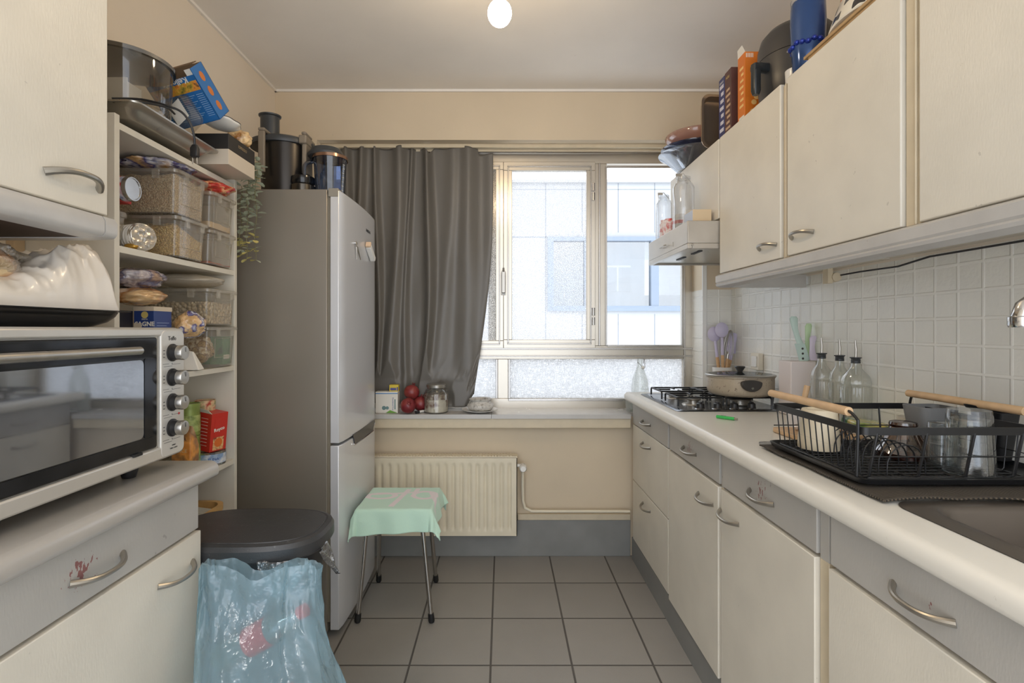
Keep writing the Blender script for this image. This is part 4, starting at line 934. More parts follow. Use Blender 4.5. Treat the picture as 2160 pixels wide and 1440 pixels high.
# trailing plant
leafm = pm('eucalyptus_leaf', (178,184,160), .6, var=.25, vs=30)
leaf2 = pm('yellowed_eucalyptus_leaf', (200,188,116), .6, var=.2, vs=30)
tp_ = thing('trailing_plant', 'artificial eucalyptus garland hanging between the shelving unit and the fridge', 'plant', P(527,352,1.99))
stem_b, lb, lb2 = MB(), MB(), MB()
rr_ = random.Random(3)
def leafat(b, p, a, s, tilt):
    d = Vector((math.cos(a),math.sin(a),tilt)).normalized(); w = Vector((-math.sin(a),math.cos(a),0)); n = d.cross(w)
    pts = []
    for k in range(8):
        t = 2*PI*k/8; pts.append(p + d*(s*(.55+.5*math.cos(t))) + w*(s*.42*math.sin(t)) + n*(.12*s*math.sin(t)**2))
    b.add(pts+[p+d*s*.55], [(k,(k+1)%8,8) for k in range(8)])
for (px,y0,y1) in ((541,350,548),(523,372,546),(509,392,538),(533,352,420)):
    top = P(px,y0,1.975+rr_.uniform(-.02,.02)); bot = P(px-3,y1,top.y)
    pts = [top+(bot-top)*(k/24)+Vector((.003*math.sin(k*.6+px),.003*math.cos(k*.5),0)) for k in range(25)]; nodes = [pts[int(j*1.5)] for j in range(17)] if y1 > 500 else pts[::3]
    stem_b.tube(pts,.0011,n=5)
    for k,p in enumerate(nodes):
        k *= 1.45
        for j in range(2):
            a = k*.785+.4 + j*PI + rr_.uniform(-.4,.4); s = (.036-.014*k/24)*rr_.uniform(.8,1.15)
            leafat(lb2 if k > 17 and rr_.random()<.7 else lb, p, a, s, rr_.uniform(-.9,.5))
pts = [P(530,352,1.96),P(545,340,1.97),P(552,352,1.985)]
for k in range(60):
    c = Vector((-.95+rr_.uniform(-.035,.02),1.985+rr_.uniform(-.02,.03),1.855+rr_.uniform(-.045,.03))); leafat(lb if rr_.random()<.8 else lb2, c, rr_.uniform(0,6.28), rr_.uniform(.014,.024), rr_.uniform(-.5,.6))
obj('stems', stem_b, pm('stem_green',(120,116,80),.6), tp_); obj('leaves', lb, leafm, tp_, smooth=0); obj('leaves', lb2, leaf2, tp_, smooth=0, label='yellowed leaf tips')

# ---- fridge
FX0, FXB, FXF, FD0, FD1, FT = XL+.012, -.706, -.655, 2.08, 2.665, 1.805
frg = thing('fridge', 'tall silver fridge-freezer with grey sides by the window', 'fridge', ((FX0+FXF)/2,(FD0+FD1)/2,0))
b = MB(); b.box(FX0,FXB,FD0,FD1,.02,FT); obj('cabinet', b, fridge_side, frg, bevel=.003)
b = MB(); b.box(FXB,FXB+.012,FD0+.006,FD1-.006,.06,FT-.02); obj('door_gasket', b, pm('tan_gasket',(120,112,96),.6), frg)
def door_prof(d0,d1):
    """door plan: gently bowed front with rounded edges"""
    o = [(FXB+.012,d0)]; n = 16
    for k in range(n+1):
        t = k/n; y = d0+(d1-d0)*t; o.append((FXF+.012*math.sin(PI*t)**.8+ (-.004 if k in (0,n) else 0), y))
    o.append((FXB+.012,d1)); return o
zsp = wz(938,2.08)     # the split between the doors
dp = door_prof(FD0,FD1)
b = MB(); b.prism(dp, zsp+.006, FT-.004); up = obj('door', b, fridge_door, frg, bevel=.003, smooth=30)
b = MB(); b.prism(dp, .03, zsp-.004); lo = obj('door', b, fridge_door, frg, bevel=.003, smooth=30)
b = MB(); b.rings([[Vector((x+.0008*s,y,z)) for x,y,z in pts_] for s,pts_ in ((0,((FXF+.0105,2.22,zsp+.012),(FXF+.0115,2.60,zsp+.012),(FXF+.0115,2.58,zsp-.036),(FXF+.0105,2.25,zsp-.036))),(1,((FXF+.0125,2.22,zsp+.012),(FXF+.0125,2.60,zsp+.012),(FXF+.0125,2.58,zsp-.036),(FXF+.0125,2.25,zsp-.036))))]); obj('handle_recess', b, pm('handle_recess_dark',(40,44,52),.25), lo)
b = MB(); b.tube([(FXF+.0135,2.23,zsp-.03),(FXF+.0135,2.26,zsp-.0385),(FXF+.0135,2.57,zsp-.0385),(FXF+.0125,2.60,zsp+.0)],.0022,n=6); obj('recess_trim', b, chrome, lo)
b = MB(); b.box(FXB+.004,FXF-.006,FD0-.002,FD0+.05,FT-.03,FT+.004); obj('hinge_cap', b, pm('hinge_cap_grey',(140,134,122),.5), frg, bevel=.002)
for y in (2.13,2.61):
    for x in (-.74,-1.18): b = MB(); b.lathe([(.018,.0005),(.018,.022)],(x,y,0),n=14); obj('foot', b, black_pl, frg)
text('SAMSUNG', .0185, (FXF+.0125,2.475,wz(488,2.47)), '+x', pm('logo_grey',(60,62,66),.4), frg, bold=.0004)
# magnets and keys
ky_ = P(743,518,2.24); fxk = FXF+.0125
ks = thing('key_ring', 'bunch of small keys hanging from a magnet on the fridge door', 'keys', (fxk,2.25,ky_.z))
b = MB(); yz(b); b.lathe([(.007,fxk-.002),(.007,fxk+.005),(.005,fxk+.007)],(2.253,ky_.z+.014,0),n=16); obj('magnet', b, chrome, ks)
b = MB(); b.tube([(fxk+.007,2.253+.008*math.cos(a),ky_.z+.008+.010*math.sin(a)) for a in [k*PI/8 for k in range(16)]],.0012,n=6,closed=True)
for (y1,z1) in ((2.268,-.056),(2.325,-.050)):
    b.tube([(fxk+.007,2.257,ky_.z-.002),(fxk+.005,(2.257+y1)/2,ky_.z+z1/2),(fxk+.004,y1,ky_.z+z1)],[.005,.0028,.002],n=8,flat=.4)
obj('keys', b, handle_metal, ks)
e_ = P(786,534,2.47)
me_ = thing('magnetic_eraser', 'white magnetic eraser with a beige end stuck to the fridge door', 'eraser', (fxk,2.47,e_.z))
EM = Matrix.Translation((fxk-.002+.013,2.47,e_.z+.004)) @ Matrix.Rotation(-.55,4,'X')
b = MB(); b.M = EM; b.box(-.012,.014,-.05,.055,-.013,.013); obj('body', b, white_pl, me_, bevel=.005)
b = MB(); b.M = EM; b.box(-.010,.015,-.062,-.05,-.0135,.0135); obj('felt_end', b, pm('beige_felt',(214,186,156),.8), me_, bevel=.003)

# ---- juicer and jug on the fridge
jx, jy, jz = -.955, 2.28, FT+.0005
ju = thing('juicer', 'black centrifugal juicer with feed tube on top of the fridge', 'juicer', (jx,jy,jz))
b = MB(); b.lathe([(.09,jz),(.098,jz+.01),(.103,jz+.10),(.108,jz+.20),(.11,jz+.228)],(jx,jy,0),n=56); jb_ = obj('motor_base', b, pm('dark_metallic_body',(52,48,44),.3,metal=.6), ju)
b = MB(); b.lathe([(.122,jz+.228),(.125,jz+.238),(.122,jz+.25),(.10,jz+.262),(.055,jz+.268)],(jx-.012,jy,0),n=56,sx=1.12); obj('lid', b, dark_grey, ju)
b = MB(); b.lathe([(.036,jz+.262),(.036,jz+.36),(.042,jz+.364),(.043,jz+.369),(.036,jz+.369),(.033,jz+.355)],(jx-.062,jy-.02,0),n=40,sx=1.1); obj('feed_tube', b, dark_grey, ju)
clipm = pm('greige_clip',(126,116,102),.5)
b = MB()
c1_ = P(553,300,2.16)
b.box(c1_.x-.012,c1_.x+.016,2.145,2.16,jz+.09,jz+.262); b.box(c1_.x-.012,c1_.x+.016,2.145,2.22,jz+.262,jz+.276); obj('clip_arm', b, clipm, ju, bevel=.005)
b = MB(); c2_ = P(650,300,2.25); b.box(c2_.x-.01,c2_.x+.01,2.20,2.28,jz+.06,jz+.235); b.box(c2_.x-.02,c2_.x+.014,2.19,2.30,jz+.225,jz+.262); b.box(c2_.x-.008,c2_.x+.012,2.19,2.27,jz+.262,jz+.276); obj('clip_arm', b, clipm, ju, bevel=.006)
b = MB(); pd = P(632,372,2.18)
for zz,r_ in ((jz,.042),):
    b.lathe([(.046,jz+.052),(.05,jz+.06),(.048,jz+.085),(.03,jz+.097)],(pd.x,2.215,0),n=32)
obj('spout_recess', b, black_gloss, ju)
b = MB(); b.lathe([(.05,jz),(.05,jz+.045),(.044,jz+.05)],(pd.x+.004,2.205,0),n=32); obj('control_dial', b, pm('dark_chrome',(90,86,80),.2,metal=.9), ju)
gx, gy = -.745, 2.235
bl_t = glassy('blue_tinted_plastic', (140,154,180), .08, .5, .12, (70,84,110), .08)
jg = thing('measuring_jug', 'clear bluish measuring jug with white marks on the fridge', 'jug', (gx,gy,jz))
b = MB(); b.lathe([(.058,jz),(.06,jz+.004),(.068,jz+.15),(.071,jz+.17),(.072,jz+.178)],(gx,gy,0),n=48,caps=(True,False)); obj('body', b, bl_t, jg)
b = MB(); b.lathe([(.076,jz+.178),(.077,jz+.19),(.06,jz+.215),(.02,jz+.222)],(gx-.02,gy+.01,0),n=48); obj('lid', b, dark_grey, jg)
b = MB(); b.lathe([(.0745,jz+.165),(.0745,jz+.178)],(gx,gy,0),n=48,caps=(False,False)); obj('copper_band', b, pm('copper_band',(150,120,100),.25,metal=.8), jg)
b = MB(); 
for k in range(7): 
    a = -.35; b.at((gx,gy,jz+.03+k*.018),rz=a); b.box(.0605+.0012*k*1.3,.0625+.0013*k*1.3,-.005,.004,0,.0011)
obj('scale_marks', b, paper, jg)
b = MB(); b.tube(smooth_path([Vector((gx-.065,gy-.03,jz+.15)),Vector((gx-.09,gy-.05,jz+.13)),Vector((gx-.088,gy-.05,jz+.06)),Vector((gx-.06,gy-.03,jz+.03))]),.008,n=10); obj('handle', b, bl_t, jg)

# ---- bin
lid_m = pm('black_bin_lid', (58,58,59), .4, var=.12, vs=20, dirt=.4, dth=.62, dcol=(120,120,118), bump=.15, bs=300)
bn = thing('pedal_bin', 'black plastic kitchen bin with rounded lid beside the fridge', 'bin', (-.72,1.52,0))
def dshape(x0,x1,y0,y1,n=40,p=2.6):
    cx,cy,a,c = (x0+x1)/2,(y0+y1)/2,(x1-x0)/2,(y1-y0)/2; o = []
    for k in range(n):
        t = 2*PI*k/n; ct_,st = math.cos(t),math.sin(t)
        o.append((cx+a*math.copysign(abs(ct_)**(2/p),ct_), cy+c*math.copysign(abs(st)**(2/p),st)))
    return o
bx0,bx1,by0,by1 = -.935,-.492,1.315,1.615
b = MB(); b.rings([[Vector((x,y,z)) for x,y in dshape(bx0+g,bx1-g,by0+g,by1-g,56,3)] for g,z in ((.06,.001),(.055,.01),(.028,.60),(.022,.648))]); obj('bin_body', b, pm('bin_body_black',(40,40,42),.42), bn)
b = MB(); b.rings([[Vector((x,y,z)) for x,y in dshape(bx0+g,bx1-g,by0+g,by1-g,64,3)] for g,z in ((.003,.640),(0,.645),(0,.672),(.006,.683),(.016,.687),(.021,.686),(.022,.688),(.09,.694),(.13,.695))]); obj('bin_lid', b, lid_m, bn, smooth=28)
linm = glassy('clear_bin_liner', (200,200,200), .15, .7, .3, (140,142,146), .15, 1.0, 60)
b = MB(); c = P(590,1165,1.318)
def flap(u,v): 
    w = .068*(1-.45*v*v); x = -.555+(u-.5)*2*w*1.0; return Vector((x, by0-.004-.014*v+.008*noise.noise(Vector((u*6,v*3,1)))+.004*math.sin(u*14), .652-.10*v*(1-(2*u-1)**2*.6)))
b.grid(36,16,flap); obj('bin_liner', b, linm, bn, solid=.0008)
b = MB()
def flap2(u,v): 
    p0 = Vector((-.500,1.46,.650)); a = p0+Vector((.012,-.09,0))*(u)*(1-v)+Vector((.045,-.03,-.085))*v; a.x += .006*math.sin(u*9+v*4); return a
b.grid(16,16,flap2); obj('liner_tail', b, linm, bn, solid=.0008)

# ---- blue bag with bottles
blue_f = glassy('blue_bag_film', (218,236,242), .05, .3, .29, (200,232,245), .2, 1.0, 26)
fb = MB(); cx, cy = -.565, 1.11
def bbag(u,v):
    """full at the bottom, pinched flat towards the mouth, which leans back against the bin"""
    a = 2*PI*u; x = math.cos(a); y = math.sin(a)
    x = math.copysign(abs(x)**.75,x); y = math.copysign(abs(y)**.9,y)
    dip = .035*math.exp(-((x-.02)/.35)**2)
    crest = .685 - dip - .02*max(0,abs(x)-.9)*10
    n = noise.noise(Vector((x*2.2,y*2.2,v*3.2+3)))*.05 - abs(noise.noise(Vector((x*4,y*3,v*6+1))))*.05 - abs(noise.noise(Vector((x*9+v*5,y*5,v*9))))*.022
    f = min(1,max(0,(.92-v)/.62)); f = f*f*(3-2*f)
    rx = .146+.036*f; ry = .022+.150*f**.8
    yc = 1.245-.145*f**.8; xc = -.585+.135*f
    k = 1+n*2.0*min(1,v*5+.3)*(.4+.6*f)
    X = xc+rx*(1+n*1.2*min(1,v*5))*x; Y = yc+ry*k*y + n*.35*min(1,v*4)*(1-.5*f)
    Z = .004+(crest-.004)*v
    X = max(X, -.752); Y = min(Y, 1.292)
    if v < .06: X = xc+(X-xc)*(.75+.25*v/.06); Y = yc+(Y-yc)*(.75+.25*v/.06)
    return Vector((X,Y,Z))
fb.grid(150,110,bbag,wrap=True); fb.rings([[bbag(k/60,0) for k in range(60)],[Vector((cx,cy,.003))+ (bbag(k/60,0)-Vector((cx,cy,.003)))*.01 for k in range(60)]],caps=(False,False))
bg = obj('recycling_bag', fb, blue_f, smooth=80); bg.location = (0,0,0); base(bg); tag(bg, 'translucent light blue recycling bag full of plastic bottles in front of the bin', 'bag')
pet = glassy('clear_bottle_plastic', (226,236,234), .1, .6, .12, (210,222,220), .1)
redlab = pm('red_bottle_label', (196,50,50), .4)
bot = thing('plastic_bottle', 'crushed drink bottle with a red label at the lower left of the blue bag', 'bottle', (0,0,0), 0, 'empty bottles in the blue bag')
b = MB(); b.lathe([(.028,0),(.034,.01),(.034,.05),(.031,.06),(.034,.075),(.034,.16),(.028,.19),(.014,.215),(.0135,.23)],n=28,caps=(True,True)); b1 = obj('bottle_body', b, pet, bot, world=False)
b = MB(); b.lathe([(.0346,.085),(.0346,.145)],n=28,caps=(False,False)); obj('label_band', b, redlab, bot, world=False)
b = MB(); b.lathe([(.0155,.222),(.0155,.242)],n=18); obj('bottle_cap', b, redlab, bot, world=False)
def place(o, loc, rx, ry, rz): o.location = loc; o.rotation_euler = (rx,ry,rz)
place(bot, (-.62,1.135,.19), .0, .38, 0)
for k,(loc,rot,lab) in enumerate((((-.43,1.13,.16),(0,-.25,0),'drink bottle with a red label low at the right of the blue bag'),
        ((-.68,1.238,.45),(0,1.05,0),'drink bottle with pinkish cap near the top left of the blue bag'),
        ((-.60,1.07,.13),(0,1.45,0),'drink bottle lying low in the middle of the blue bag'),
        ((-.37,1.18,.10),(0,-1.4,.1),'drink bottle near the floor at the back of the blue bag'),
        ((-.60,1.04,.06),(0,1.45,.1),'drink bottle near the floor at the left of the blue bag'),
        ((-.50,1.19,.17),(-.0,.05,1),'drink bottle standing nearly upright in the middle of the blue bag'))):
    c = dup(bot, label=lab); place(c, loc, *rot)

# ---- stool under a towel
st = thing('stool', 'small stool with chrome legs under a mint green towel', 'stool', (-.46,2.34,0))
sz = .478; sx0,sx1,sy0,sy1 = -.615,-.315,2.19,2.47
b = MB(); b.prism(rrect(sx0,sx1,sy0,sy1,.02),sz-.03,sz); obj('seat', b, white_pl, st, bevel=.004)
for (tx,ty,fx_,fy_) in ((sx0+.035,sy0+.03,-.612,2.19),(sx1-.035,sy0+.03,-.303,2.19),(sx0+.035,sy1-.03,-.607,2.535),(sx1-.035,sy1-.03,-.328,2.535)):
    b = MB(); b.tube([(tx,ty,sz-.03),(fx_,fy_,.03)],.010,n=16); lg = obj('leg', b, pm('stool_leg_chrome',(186,182,176),.22,metal=1) if 'stool_leg_chrome' not in bpy.data.materials else bpy.data.materials['stool_leg_chrome'], st)
    b = MB(); dv = (Vector((tx,ty,sz-.03))-Vector((fx_,fy_,.03))).normalized(); q_ = Vector((fx_,fy_,.03)); b.tube([q_-dv*.0295*1.0/dv.z*0+q_*0 if False else q_-dv*.028, q_-dv*.02, q_+dv*.008],[.011,.0135,.0125],n=16); obj('rubber_foot', b, rubber, lg)
# towel
def towel_mat():
    m, nt, bb = newmat('mint_towel_with_pink_print'); bb.inputs['Roughness'].default_value = .9
    bb.inputs['Sheen Weight'].default_value = .3
    g = N(nt,'ShaderNodeNewGeometry'); at = N(nt,'ShaderNodeUVMap'); at.uv_map = 'cloth'
    sp = N(nt,'ShaderNodeSeparateXYZ'); nt.links.new(at.outputs[0], sp.inputs[0]); X, Y = sp.outputs[0], sp.outputs[1]
    def ring(cx_,cy_,r,w,sx_=1,sy_=1):
        dx = math_node(nt,'MULTIPLY', math_node(nt,'SUBTRACT',X,cx_), sx_); dy = math_node(nt,'MULTIPLY', math_node(nt,'SUBTRACT',Y,cy_), sy_)
        d = math_node(nt,'SQRT', math_node(nt,'ADD', math_node(nt,'MULTIPLY',dx,dx), math_node(nt,'MULTIPLY',dy,dy)))
        return math_node(nt,'LESS_THAN', math_node(nt,'ABSOLUTE', math_node(nt,'SUBTRACT',d,r)), w)
    def bar(cx_,cy_,a,w,l):
        dx = math_node(nt,'SUBTRACT',X,cx_); dy = math_node(nt,'SUBTRACT',Y,cy_); c,s = math.cos(a),math.sin(a)
        u = math_node(nt,'ADD', math_node(nt,'MULTIPLY',dx,c), math_node(nt,'MULTIPLY',dy,s)); v = math_node(nt,'SUBTRACT', math_node(nt,'MULTIPLY',dy,c), math_node(nt,'MULTIPLY',dx,s))
        return math_node(nt,'MULTIPLY', math_node(nt,'LESS_THAN', math_node(nt,'ABSOLUTE',u), l), math_node(nt,'LESS_THAN', math_node(nt,'ABSOLUTE',v), w))
    k = None
    for q in (ring(-.09,.03,.05,.011,.8,1.3), ring(.105,.03,.05,.011), bar(.0,.0,1.35,.012,.12), bar(.06,.07,1.45,.011,.06), bar(-.04,.06,.1,.009,.09), bar(.155,-.03,1.8,.010,.10)):
        k = q if k is None else math_node(nt,'MAXIMUM',k,q)
    mx = N(nt,'ShaderNodeMix', data_type='RGBA'); nt.links.new(math_node(nt,'MULTIPLY',k,.9), mx.inputs[0]); mx.inputs[6].default_value = lin((194,226,206)); mx.inputs[7].default_value = lin((232,218,220))
    nt.links.new(mx.outputs[2], bb.inputs['Base Color'])
    n3 = N(nt,'ShaderNodeTexNoise', i_Scale=500.0); nt.links.new(g.outputs['Position'], n3.inputs['Vector']); bp = N(nt,'ShaderNodeBump', i_Strength=.4, i_Distance=.002); nt.links.new(n3.outputs['Fac'], bp.inputs['Height']); nt.links.new(bp.outputs[0], bb.inputs['Normal'])
    return m
tw = MB(); ang = .06; TA, TB = .245, .242; scx, scy = (sx0+sx1)/2+.006, (sy0+sy1)/2-.005
ha, hb = (sx1-sx0)/2+.003, (sy1-sy0)/2+.003
uvs = []
def tow(u,v):
    p = (u-.5)*2*TA; q = (v-.5)*2*TB; uvs.append((p,q))
    c,s = math.cos(ang),math.sin(ang); p, q = p*c-q*s, p*s+q*c
    ex = max(abs(p)-ha,0)*math.copysign(1,p); ey = max(abs(q)-hb,0)*math.copysign(1,q)
    L = math.hypot(ex,ey); X = max(-ha,min(ha,p)); Y = max(-hb,min(hb,q)); Z = sz+.003
    if L > 0:
        d = Vector((ex/L,ey/L,0)); both = min(1, min(abs(ex),abs(ey))/(.02)) if ex and ey else 0
        out = .007*(1-math.exp(-L/.006)) + L*(.16+.22*both); dn = max(0,L-.004)*(.98-.08*both)
        fold = .006*math.sin((p if abs(ey)>abs(ex) else q)*45+1)*min(1,L/.05)
        X += d.x*out+ (fold*d.x); Y += d.y*out+fold*d.y; Z -= dn
    else: Z += .0015*noise.noise(Vector((p*12,q*12,0)))
    return Vector((max(scx+X,-.636), scy+Y, Z))
tw.grid(110,110,tow)
to = obj('towel', tw, towel_mat(), smooth=80)
uvl = to.data.uv_layers.new(name='cloth')
for lp in to.data.loops: uvl.data[lp.index].uv = uvs[lp.vertex_index]
q_ = to.modifiers.new('thickness','SOLIDIFY'); q_.thickness = .004; q_.offset = 1
base(to); tag(to, 'mint green towel with pale pink lettering draped over the stool', 'towel')

# ---- on the window sill
SZ = .7865
gb = thing('glove_box', 'white carton with green corner and blue print on the sill next to the fridge', 'box', (-.66,2.85,SZ))
g0, g1 = P(792,864,2.81), P(839,825,2.81)
b = MB(); b.box(g0.x,g1.x,2.81,2.86,SZ,wz(826,2.81)); obj('carton', b, paper, gb, bevel=.001)
b = MB(); zt = wz(826,2.81); b.box(g0.x,g1.x,2.8094,2.81,zt-.012,zt-.007); b.add([(g1.x-.065,2.8094,SZ+.001),(g1.x,2.8094,SZ+.001),(g1.x-.042,2.8094,SZ+.016)],[(0,1,2)],1); b.box(g1.x-.018,g1.x-.012,2.8094,2.81,SZ+.02,SZ+.075,2)
b.at((g1.x-.075,2.8094,SZ+.028),rx=PI/2)
for (ox,r_) in ((0,.011),(.018,.009)): b.lathe([(r_,0),(r_,.0005)],(ox,0,0),n=20,m=2)
b.M = Matrix(); obj('print', b, [pm('blue_line',(90,140,190),.5), pm('leaf_green',(110,160,60),.5), pm('print_teal',(110,140,140),.5)], gb)
text('Powdered Free', .011, (g1.x-.026,2.809,SZ+.05), ((0,0,-1),(1,0,0),(0,-1,0)), pm('blue_text',(60,90,150),.5), gb)
b = MB(); y0_, y1_ = P(822,826,2.83), P(841,811,2.83); b.box(y0_.x,y1_.x,2.822,2.855,zt+.0005,zt+.036,0); b.box(y0_.x+.005,y1_.x-.012,2.8214,2.822,zt+.006,zt+.02,1); b.box(y1_.x-.009,y1_.x-.002,2.8214,2.822,zt+.004,zt+.024,1)
single('tea_box', b, [pm('yellow_carton',(214,190,60),.5), pm('violet_print',(80,80,140),.5)], 'small yellow carton on top of the white glove carton', 'box')
pom_m = patchy('pomegranate_skin', ((104,30,36),(126,42,46),(146,68,58)), 14, .35, .12)
pom = thing('pomegranate', 'upper pomegranate resting on the two others under the curtain', 'fruit', (0,0,0), 0, 'pomegranates on the sill')
pr_ = .0425
b = MB(); b.ball((0,0,pr_),pr_,pr_,pr_*.95,n=28,k=20,fn=lambda d: 1+.03*noise.noise(d*2)+.015*math.cos(5*math.atan2(d.y,d.x))*(1-abs(d.z))); obj('skin', b, pom_m, pom, world=False)
b = MB()
for k in range(6):
    a = k*PI/3; b.rings([[Vector((.006*math.cos(a+t)*1,.006*math.sin(a+t),pr_*1.92)) for t in (-.5,0,.5)],[Vector((.012*math.cos(a+t*.3),.012*math.sin(a+t*.3),pr_*1.92+.012)) for t in (-.5,0,.5)]])
obj('crown', b, pom_m, pom, world=False)
l1, l2 = P(858,852,2.80), P(881,846,2.87)
pom2 = dup(pom, label='left lower pomegranate beside the white glove carton'); place(pom2, (l1.x,2.83,SZ), 1.2,.3,0); pom2.location.z = SZ+.0035+.028; pom2.location.y=2.85+.0
pom3 = dup(pom, label='right lower pomegranate beside the glass jar'); place(pom3, (l2.x+.006,2.875,SZ+.004), .2,.25,0)
pt_ = P(865,816,2.85); place(pom, (pt_.x,2.842,SZ+.069), -.3,.2,0)
pom2.location = (l1.x,2.815,SZ+.028); pom2.rotation_euler=(1.15,0,.3); pom2.scale=(.98,.98,.98)
# jar
jr = thing('glass_jar', 'glass jar of white grain with brown scraps between pomegranates and curtain', 'jar', P(920,862,2.83))
jc = P(920,862,2.83); jc.z = SZ; JY = 2.838
b = MB(); b.lathe([(.06,SZ+.001),(.067,SZ+.008),(.068,SZ+.10),(.058,SZ+.125),(.05,SZ+.132),(.052,SZ+.15)],(jc.x,JY,0),n=44,caps=(True,False)); obj('jar_glass', b, glassy('jar_glass',(238,240,236),.08,.6,.05), jr)
b = MB(); b.lathe([(.056,SZ+.004),(.064,SZ+.01),(.064,SZ+.075),(.055,SZ+.082)],(jc.x,JY,0),n=40); obj('grain', b, patchy('white_grain_with_mould',((206,196,180),(214,204,190),(120,84,62)),16,.7,.3,stops=[.3,.55,.68]), jr)
b = MB(); b.lathe([(.0655,SZ+.074),(.0655,SZ+.10),(.05,SZ+.104)],(jc.x,JY,0),n=40); obj('dry_scraps', b, patchy('brown_scraps',((196,186,170),(96,66,48),(180,168,150)),26,.7,.5,stops=[.3,.5,.62]), jr)
b = MB(); b.lathe([(.053,SZ+.138),(.054,SZ+.152),(.05,SZ+.156),(.01,SZ+.156)],(jc.x,JY,0),n=40); obj('jar_lid', b, handle_metal, jr)
# marker
m0, m1 = P(877,869,2.785), P(893,859,2.83)
mk = thing('marker_pen', 'white marker pen with black cap lying on the sill before the jar', 'pen', (m0+m1)/2)
m0.z = m1.z = SZ+.0075
b = MB(); b.tube([m0+(m1-m0)*.4,m1],.007,n=14); obj('barrel', b, white_pl, mk)
b = MB(); b.tube([m0,m0+(m1-m0)*.42],.0075,n=14); obj('pen_cap', b, ink, mk)
# saucer and pot
s_ = P(1012,862,2.83); s_.y = 2.85
sc_ = tag(base(obj('saucer', MB().lathe([(.05,SZ+.0005),(.06,SZ+.003),(.098,SZ+.014),(.1,SZ+.017),(.09,SZ+.014),(.05,SZ+.008)],(s_.x,s_.y,0),n=56), white_cer)), 'white saucer under the speckled grey pot on the sill', 'saucer')
stone = patchy('speckled_stoneware', ((176,172,164),(206,202,194),(140,134,126)), 50, .3, .1)
b = MB(); b.lathe([(.045,SZ+.009),(.06,SZ+.013),(.074,SZ+.03),(.072,SZ+.045),(.056,SZ+.056),(.054,SZ+.062),(.062,SZ+.068),(.064,SZ+.073),(.058,SZ+.076),(.048,SZ+.07),(.045,SZ+.03)],(s_.x+.004,s_.y,0),n=56)
single('ceramic_pot', b, stone, 'low speckled grey pot with flared rim on the white saucer', 'pot', smooth=60)
# ================================================================== RIGHT SIDE THINGS
WZ = .9
# ---- hob
hb_ = thing('gas_hob', 'stainless four-burner gas hob set in the worktop by the window', 'hob', (.97,2.43,WZ))
hobm = pm('hob_steel', (96,98,102), .22, metal=.85, var=.1, vs=14)
b = MB(); b.rings([[Vector((x,y,z)) for x,y in rrect(.73+g,1.20-g,2.15+g,2.73-g,.02,5)] for g,z in ((-.004,WZ+.0003),(0,WZ+.003),(.018,WZ+.006),(.03,WZ+.004),(.2,WZ+.004))]); obj('plate', b, hobm, hb_, smooth=25)
black_iron = pm('black_cast_iron', (24,24,26), .45)
burners = ((.86,2.56,.045),(.86,2.33,.032),(1.07,2.56,.036),(1.07,2.33,.05))
for (x,y,r) in burners:
    b = MB(); b.lathe([(r+.018,WZ+.004),(r+.014,WZ+.008),(r*.8,WZ+.009),(r*.8,WZ+.022),(r,WZ+.024)],(x,y,0),n=32); bu = obj('burner', b, alu, hb_)
    b = MB(); b.lathe([(r,WZ+.0245),(r,WZ+.030),(r*.7,WZ+.033)],(x,y,0),n=32); obj('burner_cap', b, pm('burner_cap_grey',(120,112,100),.4,metal=.5) if 'burner_cap_grey' not in bpy.data.materials else bpy.data.materials['burner_cap_grey'], bu)
GZ = WZ+.044
for (x,y,r) in burners:
    b = MB(); h = .088; w = .098
    # U-shaped rods bent down at their ends
    for sx_ in (-1,1):
        b.tube([(x+sx_*w,y-h,WZ+.008),(x+sx_*w,y-h,GZ-.008),(x+sx_*w,y-h+.008,GZ),(x+sx_*w,y+h-.008,GZ),(x+sx_*w,y+h,GZ-.008),(x+sx_*w,y+h,WZ+.008)],.0042,n=8)
        b.tube([(x+sx_*w,y,GZ),(x+sx_*.03,y,GZ)],.004,n=8)
    for sy_ in (-1,1):
        b.tube([(x-w,y+sy_*h*.9,GZ),(x+w,y+sy_*h*.9,GZ)],.004,n=8); b.tube([(x,y+sy_*h*.9,GZ),(x,y+sy_*.03,GZ)],.004,n=8)
    obj('pan_support', b, black_iron, hb_)
for k,x in enumerate((.84,.913,.985,1.058)):
    b = MB(); b.lathe([(.020,WZ+.004),(.018,WZ+.008),(.0165,WZ+.010),(.0155,WZ+.026),(.012,WZ+.028)],(x,2.195,0),n=24); kn = obj('knob', b, black_pl, hb_)
    b = MB(); b.box(x-.004,x+.004,2.182,2.208,WZ+.028,WZ+.034); obj('knob_grip', b, black_pl, kn, bevel=.001)
    b = MB(); b.lathe([(.023,WZ+.0042),(.021,WZ+.006)],(x,2.195,0),n=24); obj('knob_ring', b, chrome, kn)

